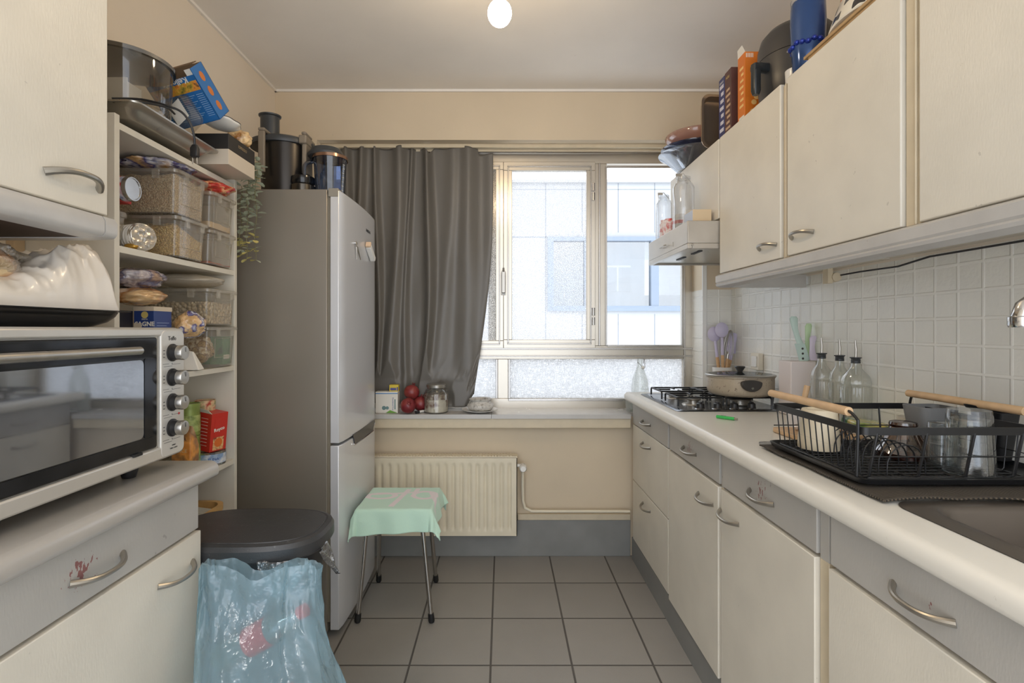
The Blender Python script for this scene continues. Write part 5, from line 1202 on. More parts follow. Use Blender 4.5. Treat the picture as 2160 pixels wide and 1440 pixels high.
# ---- pot
px_, py_ = 1.068, 2.325; pz = GZ+.0045
pt = thing('cooking_pot', 'speckled beige pot with glass lid on the front right burner', 'pot', (px_,py_,pz))
potm = pm('speckled_beige_enamel', (178,164,142), .4, var=.15, vs=14, dirt=.9, dcol=(74,54,38), ds=16, dth=.6)
b = MB(); b.lathe([(.115,pz),(.128,pz+.004),(.136,pz+.014),(.14,pz+.03),(.14,pz+.078),(.143,pz+.082),(.143,pz+.086),(.136,pz+.084)],(px_,py_,0),n=64); obj('pot_body', b, potm, pt)
b = MB(); b.lathe([(.146,pz+.086),(.147,pz+.090),(.144,pz+.093),(.136,pz+.094)],(px_,py_,0),n=64); ld = obj('lid_rim', b, handle_metal, pt)
b = MB(); b.lathe([(.138,pz+.093),(.11,pz+.097),(.06,pz+.101),(.012,pz+.102)],(px_,py_,0),n=64); obj('lid_glass', b, glassy('lid_glass',(150,164,170),.12,.6,.12,(90,100,104)), pt)
b = MB(); b.lathe([(.010,pz+.100),(.012,pz+.106),(.021,pz+.121),(.023,pz+.125),(.019,pz+.128),(.01,pz+.127)],(px_,py_,0),n=32); obj('lid_knob', b, charcoal, pt)
b = MB(); hn = Vector((-.05,-.99,0)).normalized()
b.rings([[Vector((px_-.02+x, py_-.138-o, pz+.066+z)) for x,z in [(.043*math.cos(t), (.012 if math.sin(t)>0 else .036)*math.sin(t)) for t in [2*PI*k/24 for k in range(24)]]] for o in (0,.022)]); obj('side_handle', b, charcoal, pt, bevel=.003)
b = MB(); b.at((px_-.02,py_-.16,pz+.045),rx=PI/2); b.lathe([(.005,-.001),(.005,.002)],n=12); obj('rivet', b, chrome, pt)

# ---- utensils behind the pot
ux_, uy_ = 1.178, 2.772
lav = pm('lavender_silicone', (196,188,210), .5)
b = MB(); b.lathe([(.045,WZ),(.048,WZ+.005),(.05,WZ+.14),(.047,WZ+.14),(.043,WZ+.01)],(ux_,uy_,0),n=36); single('utensil_holder', b, white_cer, 'round holder for utensils behind the pot in the corner', 'holder')
def utensil(name, top_px, top_py, kind, label, metal=False, dy=0):
    tp2 = P(top_px, top_py, 2.772+dy); bt = Vector((ux_+(tp2.x-ux_)*.1, uy_+dy, WZ+.02)); d = (tp2-bt); L = d.length; d.normalize()
    t = thing(name, label, 'utensil', bt)
    b = MB(); b.tube([bt, bt+d*L*.52],[.007,.0085],n=12); obj('wooden_handle', b, wood, t)
    s = Vector((1,0,0)); s = (s-d*s.dot(d)).normalized(); n_ = d.cross(s)
    M_ = Matrix((s,d,n_)).transposed().to_4x4()
    b = MB()
    if kind == 'spoon':
        b.tube([bt+d*L*.5, bt+d*L*.78],[.008,.007],n=12)
        b.M = Matrix.Translation(bt+d*(L-.037)) @ M_; b.lathe([(.001,-.012),(.025,-.008),(.036,0),(.034,.002),(.022,-.004),(.001,-.007)],n=32,sy=1.12)
    elif kind == 'spatula':
        b.tube([bt+d*L*.5, bt+d*L*.72],[.007,.006],n=12)
        b.M = Matrix.Translation(bt+d*(L-.055)) @ M_; b.prism(rrect(-.021,.021,-.055,.05,.012),-.003,.003)
    elif kind == 'whisk':
        b.tube([bt+d*L*.5, bt+d*L*.6],.006,n=10)
        for k in range(5):
            a = PI*k/5; pts = []
            for j in range(17):
                t_ = -1+2*j/16; w = .028*(1-t_**2)**.5 if abs(t_)<1 else 0
                pts.append(bt+d*(L*.58+ (L*.42)*(1-abs(t_)**2.0)) + (s*math.cos(a)+n_*math.sin(a))*(.026*t_*(1.5-.5*t_*t_) if True else w))
            b.tube(pts,.0013,n=6)
    obj('head', b, lav if not metal else handle_metal, t)
utensil('serving_spoon', 1522, 681, 'spoon', 'lavender solid serving spoon with wooden handle, in front in the utensil holder', dy=-.022)
utensil('slotted_spoon', 1505, 690, 'spoon', 'lavender slotted spoon leaning left in the utensil holder')
utensil('spatula', 1548, 700, 'spatula', 'lavender spatula with wooden handle, in the utensil holder')
utensil('spatula', 1556, 703, 'spatula', 'grey-white spatula at the right of the utensil holder', dy=.016)
utensil('whisk', 1541, 696, 'whisk', 'wire whisk standing between the spoons and the spatulas', True, -.012)

# ---- wall switch
sy = 2.526; szz = wz(762,sy)
sw = thing('light_switch', 'cream double light switch on the tiled wall right of the pot', 'switch', (XR-.005,sy,szz-.04))
b = MB(); b.box(XR-.024,XR-.0005,sy-.04,sy+.042,szz-.041,szz+.041); obj('plate', b, pm('cream_switch',(222,214,196),.4), sw, bevel=.003)
b = MB(); b.box(XR-.0285,XR-.024,sy-.024,sy+.026,szz-.026,szz+.026); obj('rocker', b, white_pl, sw, bevel=.0015)

# ---- knife block
kx0,kx1,ky0,ky1 = 1.132,1.232,2.03,2.12; kz1 = wz(762,2.03)
b = MB(); b.box(kx0,kx1,ky0,ky1,WZ,kz1); single('knife_block', b, pm('pinkish_white_block',(216,206,202),.45), 'pinkish white knife block against the tiles', 'knife block', bevel=.004)
def knife(px_b, px_t, py_t, col, label, blade=False, wd=.012, y=2.06):
    bt = P(px_b,768,y); bt.z = kz1-.01 ; tp2 = P(px_t,py_t,y); d = tp2-bt; L = d.length; d.normalize(); s = Vector((1,0,0)); 
    t = thing('knife', label, 'knife', bt)
    b = MB(); h0 = .42 if blade else .12; pts, rs_ = [], []
    for k in range(13):
        u = h0+(1-h0)*k/12; pts.append(bt+d*L*u+Vector((-.010*math.sin(PI*(u-h0)/(1-h0))*.6,0,0))); rs_.append(wd*(.85+.35*math.sin(u*7+.4)*.5)*(1 if k<12 else .6))
    b.rings([[p+Vector((1.25*r_*math.cos(2*PI*j/16),.55*r_*math.sin(2*PI*j/16),0)) for j in range(16)] for p,r_ in zip(pts,rs_)]); obj('handle', b, col, t)
    b = MB(); e = bt+d*L*h0
    b.rings([[bt+Vector((-.020,-.001,0)),bt+Vector((.024,-.001,0)),bt+Vector((.024,.001,0)),bt+Vector((-.020,.001,0))],[e+Vector((-.022,-.001,0)),e+Vector((.018,-.001,0)),e+Vector((.018,.001,0)),e+Vector((-.022,.001,0))]]); bl_ = obj('blade', b, col if blade else alu, t)
    if blade:
        b = MB()
        for k in range(3): c = bt+(e-bt)*(.25+.25*k)+Vector((-.004+.004*k,-.0012,0)); b.at(c,rx=PI/2); b.lathe([(.0045,0),(.0045,.0004)],n=12)
        obj('blade_hole', b, charcoal, bl_)
    return t
knife(1698,1674,667, pm('mint_handle',(190,210,200),.45), 'knife with pale mint handle and pierced blade, tallest in the knife block', True, .0135)
knife(1708,1706,682, pm('green_handle',(188,212,168),.45), 'knife with light green handle in the middle of the knife block', False, .012, 2.09)
knife(1717,1716,708, pm('lilac_handle',(208,198,214),.45), 'short knife with lilac handle at the right of the knife block', False, .012, 2.05)

# ---- oil bottles
bglass = glassy('ribbed_bottle_glass', (246,248,246), .07, .6, .12, (244,244,240), .04)
def bottle(label, cx_, cy_, r, h, oil=0, tilt=0):
    t = thing('oil_bottle', label, 'bottle', (cx_,cy_,WZ), 0, 'ribbed oil bottles against the tiles')
    b = MB(); n = 72; prof = [(r*.95,.0005),(r,.006),(r,h*.60),(r*.97,h*.62),(r,h*.64),(r,h*.68),(r*.9,h*.76),(r*.45,h*.86),(.013,h*.92),(.013,h)]
    rs_ = []
    for rad,z in prof:
        rs_.append([Vector((cx_+rad*(1+(.045*math.cos(24*2*PI*k/n) if .02*h<z<.61*h else 0))*math.cos(2*PI*k/n), cy_+rad*(1+(.045*math.cos(24*2*PI*k/n) if .02*h<z<.61*h else 0))*math.sin(2*PI*k/n), WZ+z)) for k in range(n)])
    b.rings(rs_, caps=(True,False)); obj('glass_body', b, bglass, t, smooth=60)
    b = MB(); b.lathe([(.0135,WZ+h-.012),(.0145,WZ+h-.01),(.0135,WZ+h-.004),(.0145,WZ+h-.002),(.013,WZ+h+.002),(.0175,WZ+h+.006),(.0175,WZ+h+.008),(.005,WZ+h+.009)],(cx_,cy_,0),n=24); obj('stopper', b, dark_grey, t)
    b = MB(); b.tube([(cx_,cy_,WZ+h+.006),(cx_+.001,cy_,WZ+h+.035),(cx_-.002,cy_,WZ+h+.066)],[.0045,.0042,.003],n=12); b.tube([(cx_,cy_,WZ+h-.05),(cx_,cy_,WZ+h)],.0025,n=8); obj('pourer', b, alu, t)
    if oil:
        b = MB(); b.lathe([(r*.92,WZ+.003),(r*.93,WZ+oil)],(cx_,cy_,0),n=36); obj('oil', b, glassy('olive_oil',(206,176,60),.05,.3,.35,(196,160,40)), t)
bottle('narrow ribbed glass oil bottle next to the knife block', wx(1733,1.92), 1.92, .036, .245)
bottle('ribbed glass oil bottle with a little yellow oil, middle of the three', wx(1771,1.86), 1.86, .034, .24, .04)
bottle('widest ribbed glass oil bottle, right of the three', wx(1805,1.757), 1.757, .045, .238)

# ---- glass swing-top bottle and tumblers behind the worktop end
sb_ = thing('swing_top_bottle', 'clear swing-top glass bottle on the sill behind the hob', 'bottle', (wx(1350,2.93),2.93,SZ))
cx_ = wx(1350,2.93); zz = SZ
b = MB(); b.lathe([(.045,zz+.0005),(.05,zz+.006),(.05,zz+.10),(.044,zz+.17),(.022,zz+.23),(.014,zz+.26),(.016,zz+.29)],(cx_,2.93,0),n=40,caps=(True,False)); obj('glass_body', b, bglass, sb_, smooth=60)
b = MB(); b.tube([(cx_-.016,2.92,zz+.262),(cx_-.019,2.915,zz+.29),(cx_+.019,2.915,zz+.29),(cx_+.016,2.92,zz+.262)],.0015,n=6); b.tube([(cx_-.016,2.915,zz+.27),(cx_+.006,2.91,zz+.245),(cx_+.024,2.91,zz+.24),(cx_+.02,2.915,zz+.29)],.0015,n=6); obj('wire_clasp', b, handle_metal, sb_)
b = MB(); b.ball((cx_+.01,2.905,zz+.24),.010,.010,.010,n=16,k=10); obj('ceramic_stopper', b, white_cer, sb_)
b = MB(); b.lathe([(.026,SZ+.0005),(.028,SZ+.004),(.034,SZ+.095)],(wx(1331,2.88),2.88,0),n=32,caps=(True,False)); b.lathe([(.024,SZ+.006),(.032,SZ+.095)],(wx(1331,2.88),2.88,0),n=32,caps=(True,False)); single('tumbler', b, bglass, 'clear tumbler on the sill at the end of the worktop', 'glass')

# ---- green cutter
g0_, g1_ = P(1512,879,2.0), P(1556,886,1.96); g0_.z = g1_.z = WZ+.006
g0_.y = .334*F/(878-VY); g1_.y = .334*F/(884-VY); g0_.x = wx(1512,g0_.y); g1_.x = wx(1556,g1_.y)
gc = thing('lighter', 'translucent green lighter lying on the white worktop', 'lighter', (g0_+g1_)/2)
gm = pm('green_translucent', (80,214,110), .25, tr=.3)
b = MB(); b.tube([g0_,g0_+(g1_-g0_)*.85],.006,n=14); obj('body', b, gm, gc)
b = MB(); b.tube([g0_+(g1_-g0_)*.85,g1_],.0045,n=12); obj('metal_tip', b, alu, gc)
b = MB(); b.tube([g0_+(g1_-g0_)*.22+Vector((0,0,.0056)),g0_+(g1_-g0_)*.45+Vector((0,0,.0056))],.0012,n=6); obj('print', b, ink, gc)

# ---- mat under the dish rack
def matm():
    m, nt, bb = newmat('ribbed_rubber_mat'); g = N(nt,'ShaderNodeNewGeometry'); sp = N(nt,'ShaderNodeSeparateXYZ'); nt.links.new(g.outputs['Position'], sp.inputs[0])
    s = math_node(nt,'ADD', math_node(nt,'MULTIPLY',sp.outputs[0],.8), sp.outputs[1]); w = math_node(nt,'SINE', math_node(nt,'MULTIPLY', s, 900.0))
    r = N(nt,'ShaderNodeMapRange', i_From_Min=-1, i_From_Max=1); nt.links.new(w, r.inputs['Value'])
    mx = N(nt,'ShaderNodeMix', data_type='RGBA'); nt.links.new(r.outputs[0], mx.inputs[0]); mx.inputs[6].default_value = lin((24,22,20)); mx.inputs[7].default_value = lin((96,84,68)); nt.links.new(mx.outputs[2], bb.inputs['Base Color'])
    bp = N(nt,'ShaderNodeBump', i_Strength=.8, i_Distance=.002); nt.links.new(w, bp.inputs['Height']); nt.links.new(bp.outputs[0], bb.inputs['Normal']); bb.inputs['Roughness'].default_value = .7; return m
b = MB()
def matf(u,v):
    x = .742+.443*u; y = 1.005+.49*v
    z = .9065+.002*noise.noise(Vector((x*14,y*14,2)))+ (.004*max(0,1-v*6)*abs(math.sin(u*9)))
    return Vector((x+.006*noise.noise(Vector((1,y*9,0)))*(1-u), y+.008*math.sin(u*5)*(1-v), z))
b.grid(60,60,matf)
mt = obj('drying_mat', b, matm(), smooth=60, solid=.0035); base(mt); tag(mt, 'dark ribbed rubber mat spread under the dish rack', 'mat')

# ---- dish rack
rx0,rx1,ry0,ry1 = .758,1.135,1.085,1.455
kblk = pm('matt_black_wire', (26,26,27), .4)
rk = thing('dish_rack', 'black wire dish rack with wooden handles beside the sink', 'dish rack', ((rx0+rx1)/2,(ry0+ry1)/2,.9115))
tz = .9125
b = MB(); b.rings([[Vector((x,y,tz+z)) for x,y in rrect(rx0+g,rx1+.09-g,ry0+g-.0,ry1-g,.02,5)] for g,z in ((.006,-.001),(-.004,.006),(-.008,.014),(-.012,.014),(-.012,.011),(-.009,.010),(-.008,.012))][:0] or
         [[Vector((x,y,tz+z)) for x,y in rrect(rx0-.006+g,1.215-g,ry0-.006+g,ry1+.006-g,.025,5)] for g,z in ((.01,0),(.0,.004),(-.004,.015),(-.001,.016),(.006,.006),(.02,.004))]); obj('drip_tray', b, pm('black_tray',(22,23,25),.3), rk, smooth=40)
rimz0, rimz1 = 1.018, 1.034
b = MB(); o_, i_ = rrect(rx0,rx1,ry0,ry1,.012,4), rrect(rx0+.004,rx1-.004,ry0+.004,ry1-.004,.009,4)
b.rings([[Vector((x,y,rimz0)) for x,y in o_],[Vector((x,y,rimz1)) for x,y in o_],[Vector((x,y,rimz1)) for x,y in i_],[Vector((x,y,rimz0)) for x,y in i_]],closed=True); obj('rim', b, kblk, rk)
b = MB(); fz = .9245
xi0,xi1,yi0,yi1 = rx0+.012,rx1-.012,ry0+.012,ry1-.012
b.tube([(x,y,fz) for x,y in rrect(xi0,xi1,yi0,yi1,.015,3)],.0022,n=6,closed=True)
for k in range(1,15):
    y = ry0+(ry1-ry0)*k/15
    b.tube([(rx0+.002,y,rimz0+.004),(xi0-.001,y,fz+.006),(xi0+.006,y,fz),(xi1-.006,y,fz),(xi1+.001,y,fz+.006),(rx1-.002,y,rimz0+.004)],.0015,n=6)
b.tube([(rx0+.004,ry0+.004,.972),(rx1-.004,ry0+.004,.972),(rx1-.004,ry1-.004,.972),(rx0+.004,ry1-.004,.972)],.0015,n=6,closed=False)
b.tube([(rx0+.006,ry0+.05,.972),(rx0+.006,ry1-.004,.972)],.0001,n=3)
obj('side_wires', b, kblk, rk)
b = MB()
for k in range(1,22):
    x = xi0+(xi1-xi0)*k/22; b.tube([(x,yi0,fz-.003),(x,yi1,fz-.003)],.0013,n=5)
obj('floor_wires', b, kblk, rk)
for x in (rx0+.03,rx0+.135,rx0+.235,rx1-.04):
    b = MB(); b.tube([(x,ry0+.002,rimz0+.004),(x-.012,ry0+.010,fz+.006),(x-.018,ry0+.018,fz),(x-.024,ry0+.06,fz)],.0032,n=8); obj('leg_wire', b, kblk, rk)
for x in (rx0+.08,rx0+.2,rx0+.3): b = MB(); b.tube([(x,ry1-.002,rimz0+.004),(x,ry1-.012,fz+.004)],.0022,n=8); obj('leg_wire', b, kblk, rk)
b = MB()
for k in range(12):
    y = ry0+.035+k*.0255; x0_,x1_ = rx0+.075, rx0+.17
    b.tube([(x0_,y,fz)]+[((x0_+x1_)/2-(x1_-x0_)/2*math.cos(PI*j/10), y+.014*(j/10), fz+.012+.052*math.sin(PI*j/10)) for j in range(11)]+[(x1_,y+.014,fz)],.0016,n=6)
obj('plate_arches', b, kblk, rk)
for x,yy0,yy1 in ((rx0-.004,ry0+.015,ry1-.01),(rx1+.004,ry0+.015,ry1-.01)):
    b = MB(); hz = 1.062
    b.tube(smooth_path([Vector((x,yy0,rimz0-.09)),Vector((x,yy0-.004,rimz1)),Vector((x,yy0+.0,hz-.012)),Vector((x,yy0+.022,hz)),Vector((x,yy0+.04,hz))]),.0032,n=8); obj('handle_wire', b, kblk, rk); b = MB()
    b.tube(smooth_path([Vector((x,yy1-.04,hz)),Vector((x,yy1-.01,hz-.004)),Vector((x,yy1,rimz1)),Vector((x,yy1,rimz0))]),.0032,n=8); hb2 = obj('handle_wire', b, kblk, rk)
    b = MB(); b.tube([(x,yy0+.025,hz),(x,yy1+.005,hz)],.0098,n=20); obj('wooden_grip', b, wood_h, hb2)

IZ = fz+.0022       # what stands in the rack rests on its wires
def cupprof(r0,r1,h,t=.003): return [(r0*.9,0),(r0,.003),(r1,h),(r1-t,h),(r0-t,.006)]
b = MB(); r0_ = .047; cc_ = (wx(1727,1.37),1.37,0)
b.lathe([(.049,IZ),(.050,IZ+.004),(.043,IZ+.095),(.039,IZ+.103),(.028,IZ+.104),(.026,IZ+.101)],cc_,n=48)
single('cup', b, pm('cream_ceramic',(222,208,180),.35,var=.04,vs=20), 'cream cup turned upside down in the far left corner of the dish rack', 'cup')
amber = glassy('amber_glass', (140,84,54), .12, .6, .25, (90,50,34), .06)
bc = (wx(1905,1.285),1.285,0)
gg = thing('glass_goblet', 'flared glass with brown foot turned upside down in the dish rack', 'glass', (bc[0],bc[1],IZ))
b = MB(); b.lathe([(.062,IZ+.012),(.052,IZ+.024),(.036,IZ+.05),(.027,IZ+.072)],bc,n=44,caps=(False,False)); obj('bowl', b, glassy('brownish_clear_glass',(224,200,184),.12,.6,.06,(160,130,110)), gg)
b = MB(); b.lathe([(.027,IZ+.072),(.03,IZ+.078),(.028,IZ+.084),(.02,IZ+.086)],bc,n=40,caps=(True,True)); obj('foot', b, amber, gg)
b = MB(); b.lathe([(.060,IZ),(.062,IZ+.012),(.055,IZ+.021),(.052,IZ+.021),(.057,IZ)],bc,n=44,caps=(False,False))
for k in range(7): a = 2*PI*k/7+.3; b.tube([(bc[0]+r*math.cos(a),bc[1]+r*math.sin(a),IZ+z) for r,z in ((.053,.02),(.037,.048),(.028,.072))],.002,n=6)
obj('brown_rim', b, amber, gg)
def tumbler(x,y,r0,r1,h,label,band=None):
    t = thing('drinking_glass', label, 'glass', (x,y,IZ))
    b = MB(); b.lathe([(r0-.004,IZ),(r0,IZ),(r0*.985,IZ+.01),(r1,IZ+h-.012),(r1*.95,IZ+h),(r1*.6,IZ+h)],(x,y,0),n=48,caps=(False,True)); b.lathe([(r0-.004,IZ+.001),(r1-.005,IZ+h-.02),(r1*.8,IZ+h-.024)],(x,y,0),n=48,caps=(False,True)); obj('glass_body', b, glassy('tumbler_glass',(238,241,241),.06,.6,.03) if 'tumbler_glass' not in bpy.data.materials else bpy.data.materials['tumbler_glass'], t)
    if band:
        b = MB(); b.lathe([(band+.0005,IZ+h*.5),(band+.002,IZ+h*.52),(band+.0005,IZ+h*.55)],(x,y,0),n=48,caps=(False,False)); obj('rim_band', b, bpy.data.materials['tumbler_glass'], t)
tumbler(wx(2044,1.135),1.135,.046,.040,.138,'tall clear glass upside down at the front of the dish rack')
tumbler(wx(1987,1.20),1.20,.034,.028,.098,'smaller clear glass upside down behind the tall glass',.032)
gp_ = P(1972,900,1.33)
b = MB(); b.rings([[Vector((x,y,IZ+z)) for x,y in rrect(gp_.x-w,gp_.x+w,1.345-d,1.345+d,.02,5)] for w,d,z in ((.034,.03,0),(.035,.031,.004),(.05,.042,.115),(.047,.039,.115),(.032,.028,.006))]); single('cutlery_pot', b, pm('grey_plastic',(122,122,122),.5), 'grey plastic pot at the back of the dish rack', 'pot')
b = MB(); bx_ = wx(2098,1.26); b.rings([[Vector((x,y,IZ+z)) for x,y in rrect(bx_-w,bx_+w,1.26-d,1.26+d,.008,3)] for w,d,z in ((.016,.03,.0),(.017,.031,.002),(.026,.042,.115),(.023,.039,.115),(.014,.028,.005))]); single('cutlery_holder', b, black_pl, 'narrow black cutlery holder behind the tall glass', 'holder')
b = MB(); q0 = P(2082,875,1.22); b.M = Matrix.Translation((q0.x,1.25,1.054)) @ Matrix.Rotation(.3,4,'Y'); b.lathe([(.001,-.010),(.015,-.006),(.02,0),(.015,.001)],n=24,sy=1.3); b.M = Matrix(); b.tube([(q0.x+.018,1.25,1.05),(q0.x+.07,1.22,1.046),(q0.x+.16,1.17,1.040)],[.005,.006,.007],n=10); single('ladle', b, black_pl, 'black ladle lying across the cutlery holder', 'ladle')

# ---- behind the rack
jc2 = (wx(1726,1.70),1.70,0)
jr2 = thing('spice_jar', 'small glass jar with metal lid behind the dish rack', 'jar', (jc2[0],1.70,WZ))
b = MB(); b.lathe([(.03,WZ+.0005),(.033,WZ+.005),(.033,WZ+.085),(.028,WZ+.095)],jc2,n=36,caps=(True,False)); obj('jar_glass', b, bglass, jr2)
b = MB(); b.lathe([(.036,WZ+.095),(.036,WZ+.108),(.03,WZ+.112),(.01,WZ+.112)],jc2,n=36); obj('jar_lid', b, alu, jr2)
c3 = (wx(1684,1.74),1.74,0)
b = MB(); b.lathe([(.03,WZ+.0005),(.034,WZ+.005),(.036,WZ+.085),(.033,WZ+.085),(.03,WZ+.01)],c3,n=36); single('brush_cup', b, pm('ribbed_pale_cup',(206,204,202),.3), 'pale cup holding a wooden brush behind the dish rack', 'cup')
b = MB(); p0 = Vector((c3[0],1.74,WZ+.02)); p1 = P(1703,813,1.74); b.tube([p0,p1],[.007,.0095],n=14); single('dish_brush', b, wood_h, 'wooden brush handle sticking up from the pale cup', 'brush')
# packet of cloths, dish and tub
gx0 = P(1840,880,1.62)
b = MB(); b.M = Matrix.Translation((1.165,1.65,WZ+.031)) @ Matrix.Rotation(-.25,4,'Z') @ Matrix.Rotation(.1,4,'Y'); b.box(-.055,.055,-.06,.06,-.008,.016); single('sponge_pack', b, patchy('green_printed_pack',((30,100,60),(110,150,70),(190,190,120),(220,200,110),(40,110,60)),12,.25,.2,coat=.5), 'green printed pack of sponges on the white dish against the wall', 'packet', bevel=.006)
b = MB(); b.lathe([(.05,WZ+.0005),(.07,WZ+.006),(.078,WZ+.02),(.074,WZ+.02),(.05,WZ+.006)],(1.165,1.64,0),n=44); single('soap_dish', b, white_cer, 'white oval dish behind the dish rack', 'dish')
b = MB(); b.lathe([(.030,.9045),(.034,.91),(.038,.985),(.036,.985),(.03,.91)],(wx(1905,1.545),1.51,0),n=36); single('plastic_tub', b, pm('milky_tub',(224,216,200),.4), 'milky white tub behind the brown-footed glass', 'container')
b = MB(); b.at((1.20,1.49,.9045+.03),rz=.2); b.box(-.028,.028,-.02,.02,-.03,.045); single('sponge', b, patchy('blue_sponge',((150,180,206),(206,216,222),(120,150,190)),60,.9,.6), 'pale blue sponge beside the milky tub', 'sponge', bevel=.005)
cbx = thing('bread_board', 'pale wooden board with wrapped bread just behind the dish rack', 'board', (1.0,1.54,WZ))
b = MB(); b.prism(rrect(.90,1.125,1.585,1.735,.02),WZ+.0005,WZ+.014); obj('board', b, wood_h, cbx, bevel=.002)
bagblob('wrapped_bread', (1.02,1.655,WZ+.0275), (.09,.055,.0125), patchy('bread_slices_in_film',((206,160,110),(226,206,178),(176,120,74),(232,226,214)),16,.2,.4,coat=.8), 'flat wrapped bread on the pale wooden board', 'bread', amp=.12, seed=31, n=56, k=24)

# ================================================================== ON THE HOOD
HZ = 1.6945
jg2 = glassy('storage_jar_glass', (246,247,248), .08, .75, .07, (236,238,240), .05)
def bagtop_jar(cx_, cy_, r, h, label):
    t = thing('storage_jar', label, 'jar', (cx_,cy_,HZ))
    b = MB(); b.lathe([(r*.95,HZ),(r,HZ+.006),(r,HZ+h*.78),(r*.8,HZ+h*.86),(r*.62,HZ+h*.88),(r*.62,HZ+h*.95)],(cx_,cy_,0),n=40,caps=(True,False)); obj('jar_glass', b, jg2, t, smooth=60)
    b = MB(); b.lathe([(r*.66,HZ+h*.94),(r*.66,HZ+h*.98),(r*.3,HZ+h)],(cx_,cy_,0),n=32); obj('jar_lid', b, jg2, t)
    b = MB(); b.tube([(cx_-r*.66,cy_-.004,HZ+h*.86),(cx_-r*.8,cy_-.01,HZ+h*.98),(cx_-r*.1,cy_-.01,HZ+h*1.04),(cx_+r*.66,cy_-.004,HZ+h*.9)],.0018,n=6); b.box(cx_-r*.9,cx_-r*.3,cy_-.02,cy_-.016,HZ+h*.98,HZ+h*1.03); obj('clip', b, alu, t)
bagtop_jar(.815,2.61,.04,.225,'clear clip-top jar at the far end on the extractor hood')
bagtop_jar(.827,2.36,.047,.245,'taller clear clip-top jar in the middle of the extractor hood')
rw = patchy('red_white_label', ((206,60,60),(232,228,224),(190,50,50)), 30, .4, .05)
for i,(cx_,cy_,r,h,lb) in enumerate(((.805,2.50,.024,.08,'small red and white spice tin behind the middle jar'),(.80,2.555,.022,.085,'small red and white spice tin at the far end of the hood'))):
    b = MB(); b.lathe([(r,HZ),(r,HZ+h*.8),(r*.8,HZ+h*.85),(r*.8,HZ+h)],(cx_,cy_,0),n=28); single('spice_tin', b, rw, lb, 'tin', 'spice tins on the hood')
b = MB(); b.lathe([(.035,HZ),(.037,HZ+.003),(.037,HZ+.075),(.034,HZ+.078),(.03,HZ+.09)],(.845,2.455,0),n=32,m=0); b.lathe([(.0375,HZ+.045),(.0375,HZ+.06)],(.845,2.455,0),n=32,m=1,caps=(False,False)); single('white_pot', b, [white_pl, pm('red_band',(206,70,64),.4)], 'white plastic pot with a red band behind the middle jar', 'container')
b = MB(); b.box(.806,.885,2.19,2.29,HZ,HZ+.055,0); b.box(.8056,.806,2.19,2.29,HZ+.002,HZ+.053,1); single('small_carton', b, [pm('beige_carton',(206,184,150),.6), pm('pale_blue_side',(196,206,222),.5)], 'beige carton with pale blue side at the near end of the hood', 'box')
b = MB(); b.M = Matrix.Translation((.853,2.32,HZ)); b.rings([[Vector(p) for p in ((-.04,0,0),(.04,0,0),(.04,.02,0),(-.04,.02,0))],[Vector(p) for p in ((-.03,0,.085),(.02,0,.082),(.02,.015,.082),(-.03,.015,.085))]]); single('white_card', b, paper, 'white folded card standing behind the beige carton', 'card')

# ================================================================== ON THE WALL CABINETS
TZ2 = UT+.0005
pink_g = glassy('pink_glass', (228,200,190), .08, .45, .4, (220,186,172), .08)
blue_g = glassy('deep_blue_glass', (120,132,176), .1, .55, .25, (60,70,110), .06)
clr_g = glassy('clear_bowl_glass', (226,232,240), .12, .8, .06, (220,224,232), .04)
bcx, bcy = .965, 2.60
def oval(prof, mat, name, label, dz=0, sx=1.0, sy=1.0, dx=0, dy=0):
    b = MB(); b.lathe([(r,TZ2+z+dz) for r,z in prof],(bcx+dx,bcy+dy,0),n=64,sx=sx,sy=sy,caps=(True,False)); return single(name, b, mat, label, 'bowl', 'nested glass bowls on the corner cabinet', smooth=60)
oval([(.07,.0),(.085,.004),(.15,.072),(.170,.080),(.174,.086),(.168,.086),(.147,.078),(.082,.01)], clr_g, 'glass_bowl', 'clear glass bowl lowest in the nested bowls by the window')
oval([(.065,.012),(.08,.016),(.143,.10),(.160,.106),(.162,.114),(.155,.114),(.138,.104),(.076,.022)], blue_g, 'glass_bowl', 'dark blue glass bowl in the middle of the nested bowls')
oval([(.06,.116),(.10,.118),(.143,.150),(.152,.170),(.150,.178),(.143,.17),(.135,.152),(.09,.124)], pink_g, 'glass_bowl', 'pinkish glass bowl topmost of the nested bowls', dx=.012)
# standing baking dish
b = MB(); b.M = Matrix.Translation((.955,2.275,TZ2+.118)) @ Matrix.Rotation(.12,4,'Z') @ Matrix.Rotation(PI/2,4,'X')
b.rings([[Vector((x,y,z)) for x,y in rrect(-.085+g,.085-g,-.118+g,.118-g,.035,7)] for g,z in ((.02,-.03),(.012,-.026),(.004,0),(0,.002),(0,.006),(.01,.006),(.018,-.022))]); single('baking_dish', b, pm('brown_glass_dish',(168,146,122),.16,metal=.75), 'brownish rectangular baking dish standing on edge on the right cabinets', 'dish', smooth=50)
def carton(name, x0,x1,y0,y1,h,mat,label,cat='food box',tilt=0):
    t = thing(name, label, cat, ((x0+x1)/2,(y0+y1)/2,TZ2)); M_ = Matrix.Translation(((x0+x1)/2,(y0+y1)/2,TZ2)) @ Matrix.Rotation(tilt,4,'Y')
    b = MB(); b.M = M_; w, d = (x1-x0)/2,(y1-y0)/2; b.box(-w,w,-d,d,0,h); obj('carton', b, mat, t, bevel=.001); return t, M_, w, d
navy = pm('navy_box',(58,62,108),.45,var=.1,vs=30); brn = pm('brown_box',(88,56,50),.5,var=.08,vs=30); org = pm('orange_box',(214,118,34),.45,var=.06,vs=20)
t, M_, w, d = carton('cereal_box', .917,1.09,2.135,2.19,.255,navy,'dark blue box with white print next to the baking dish')
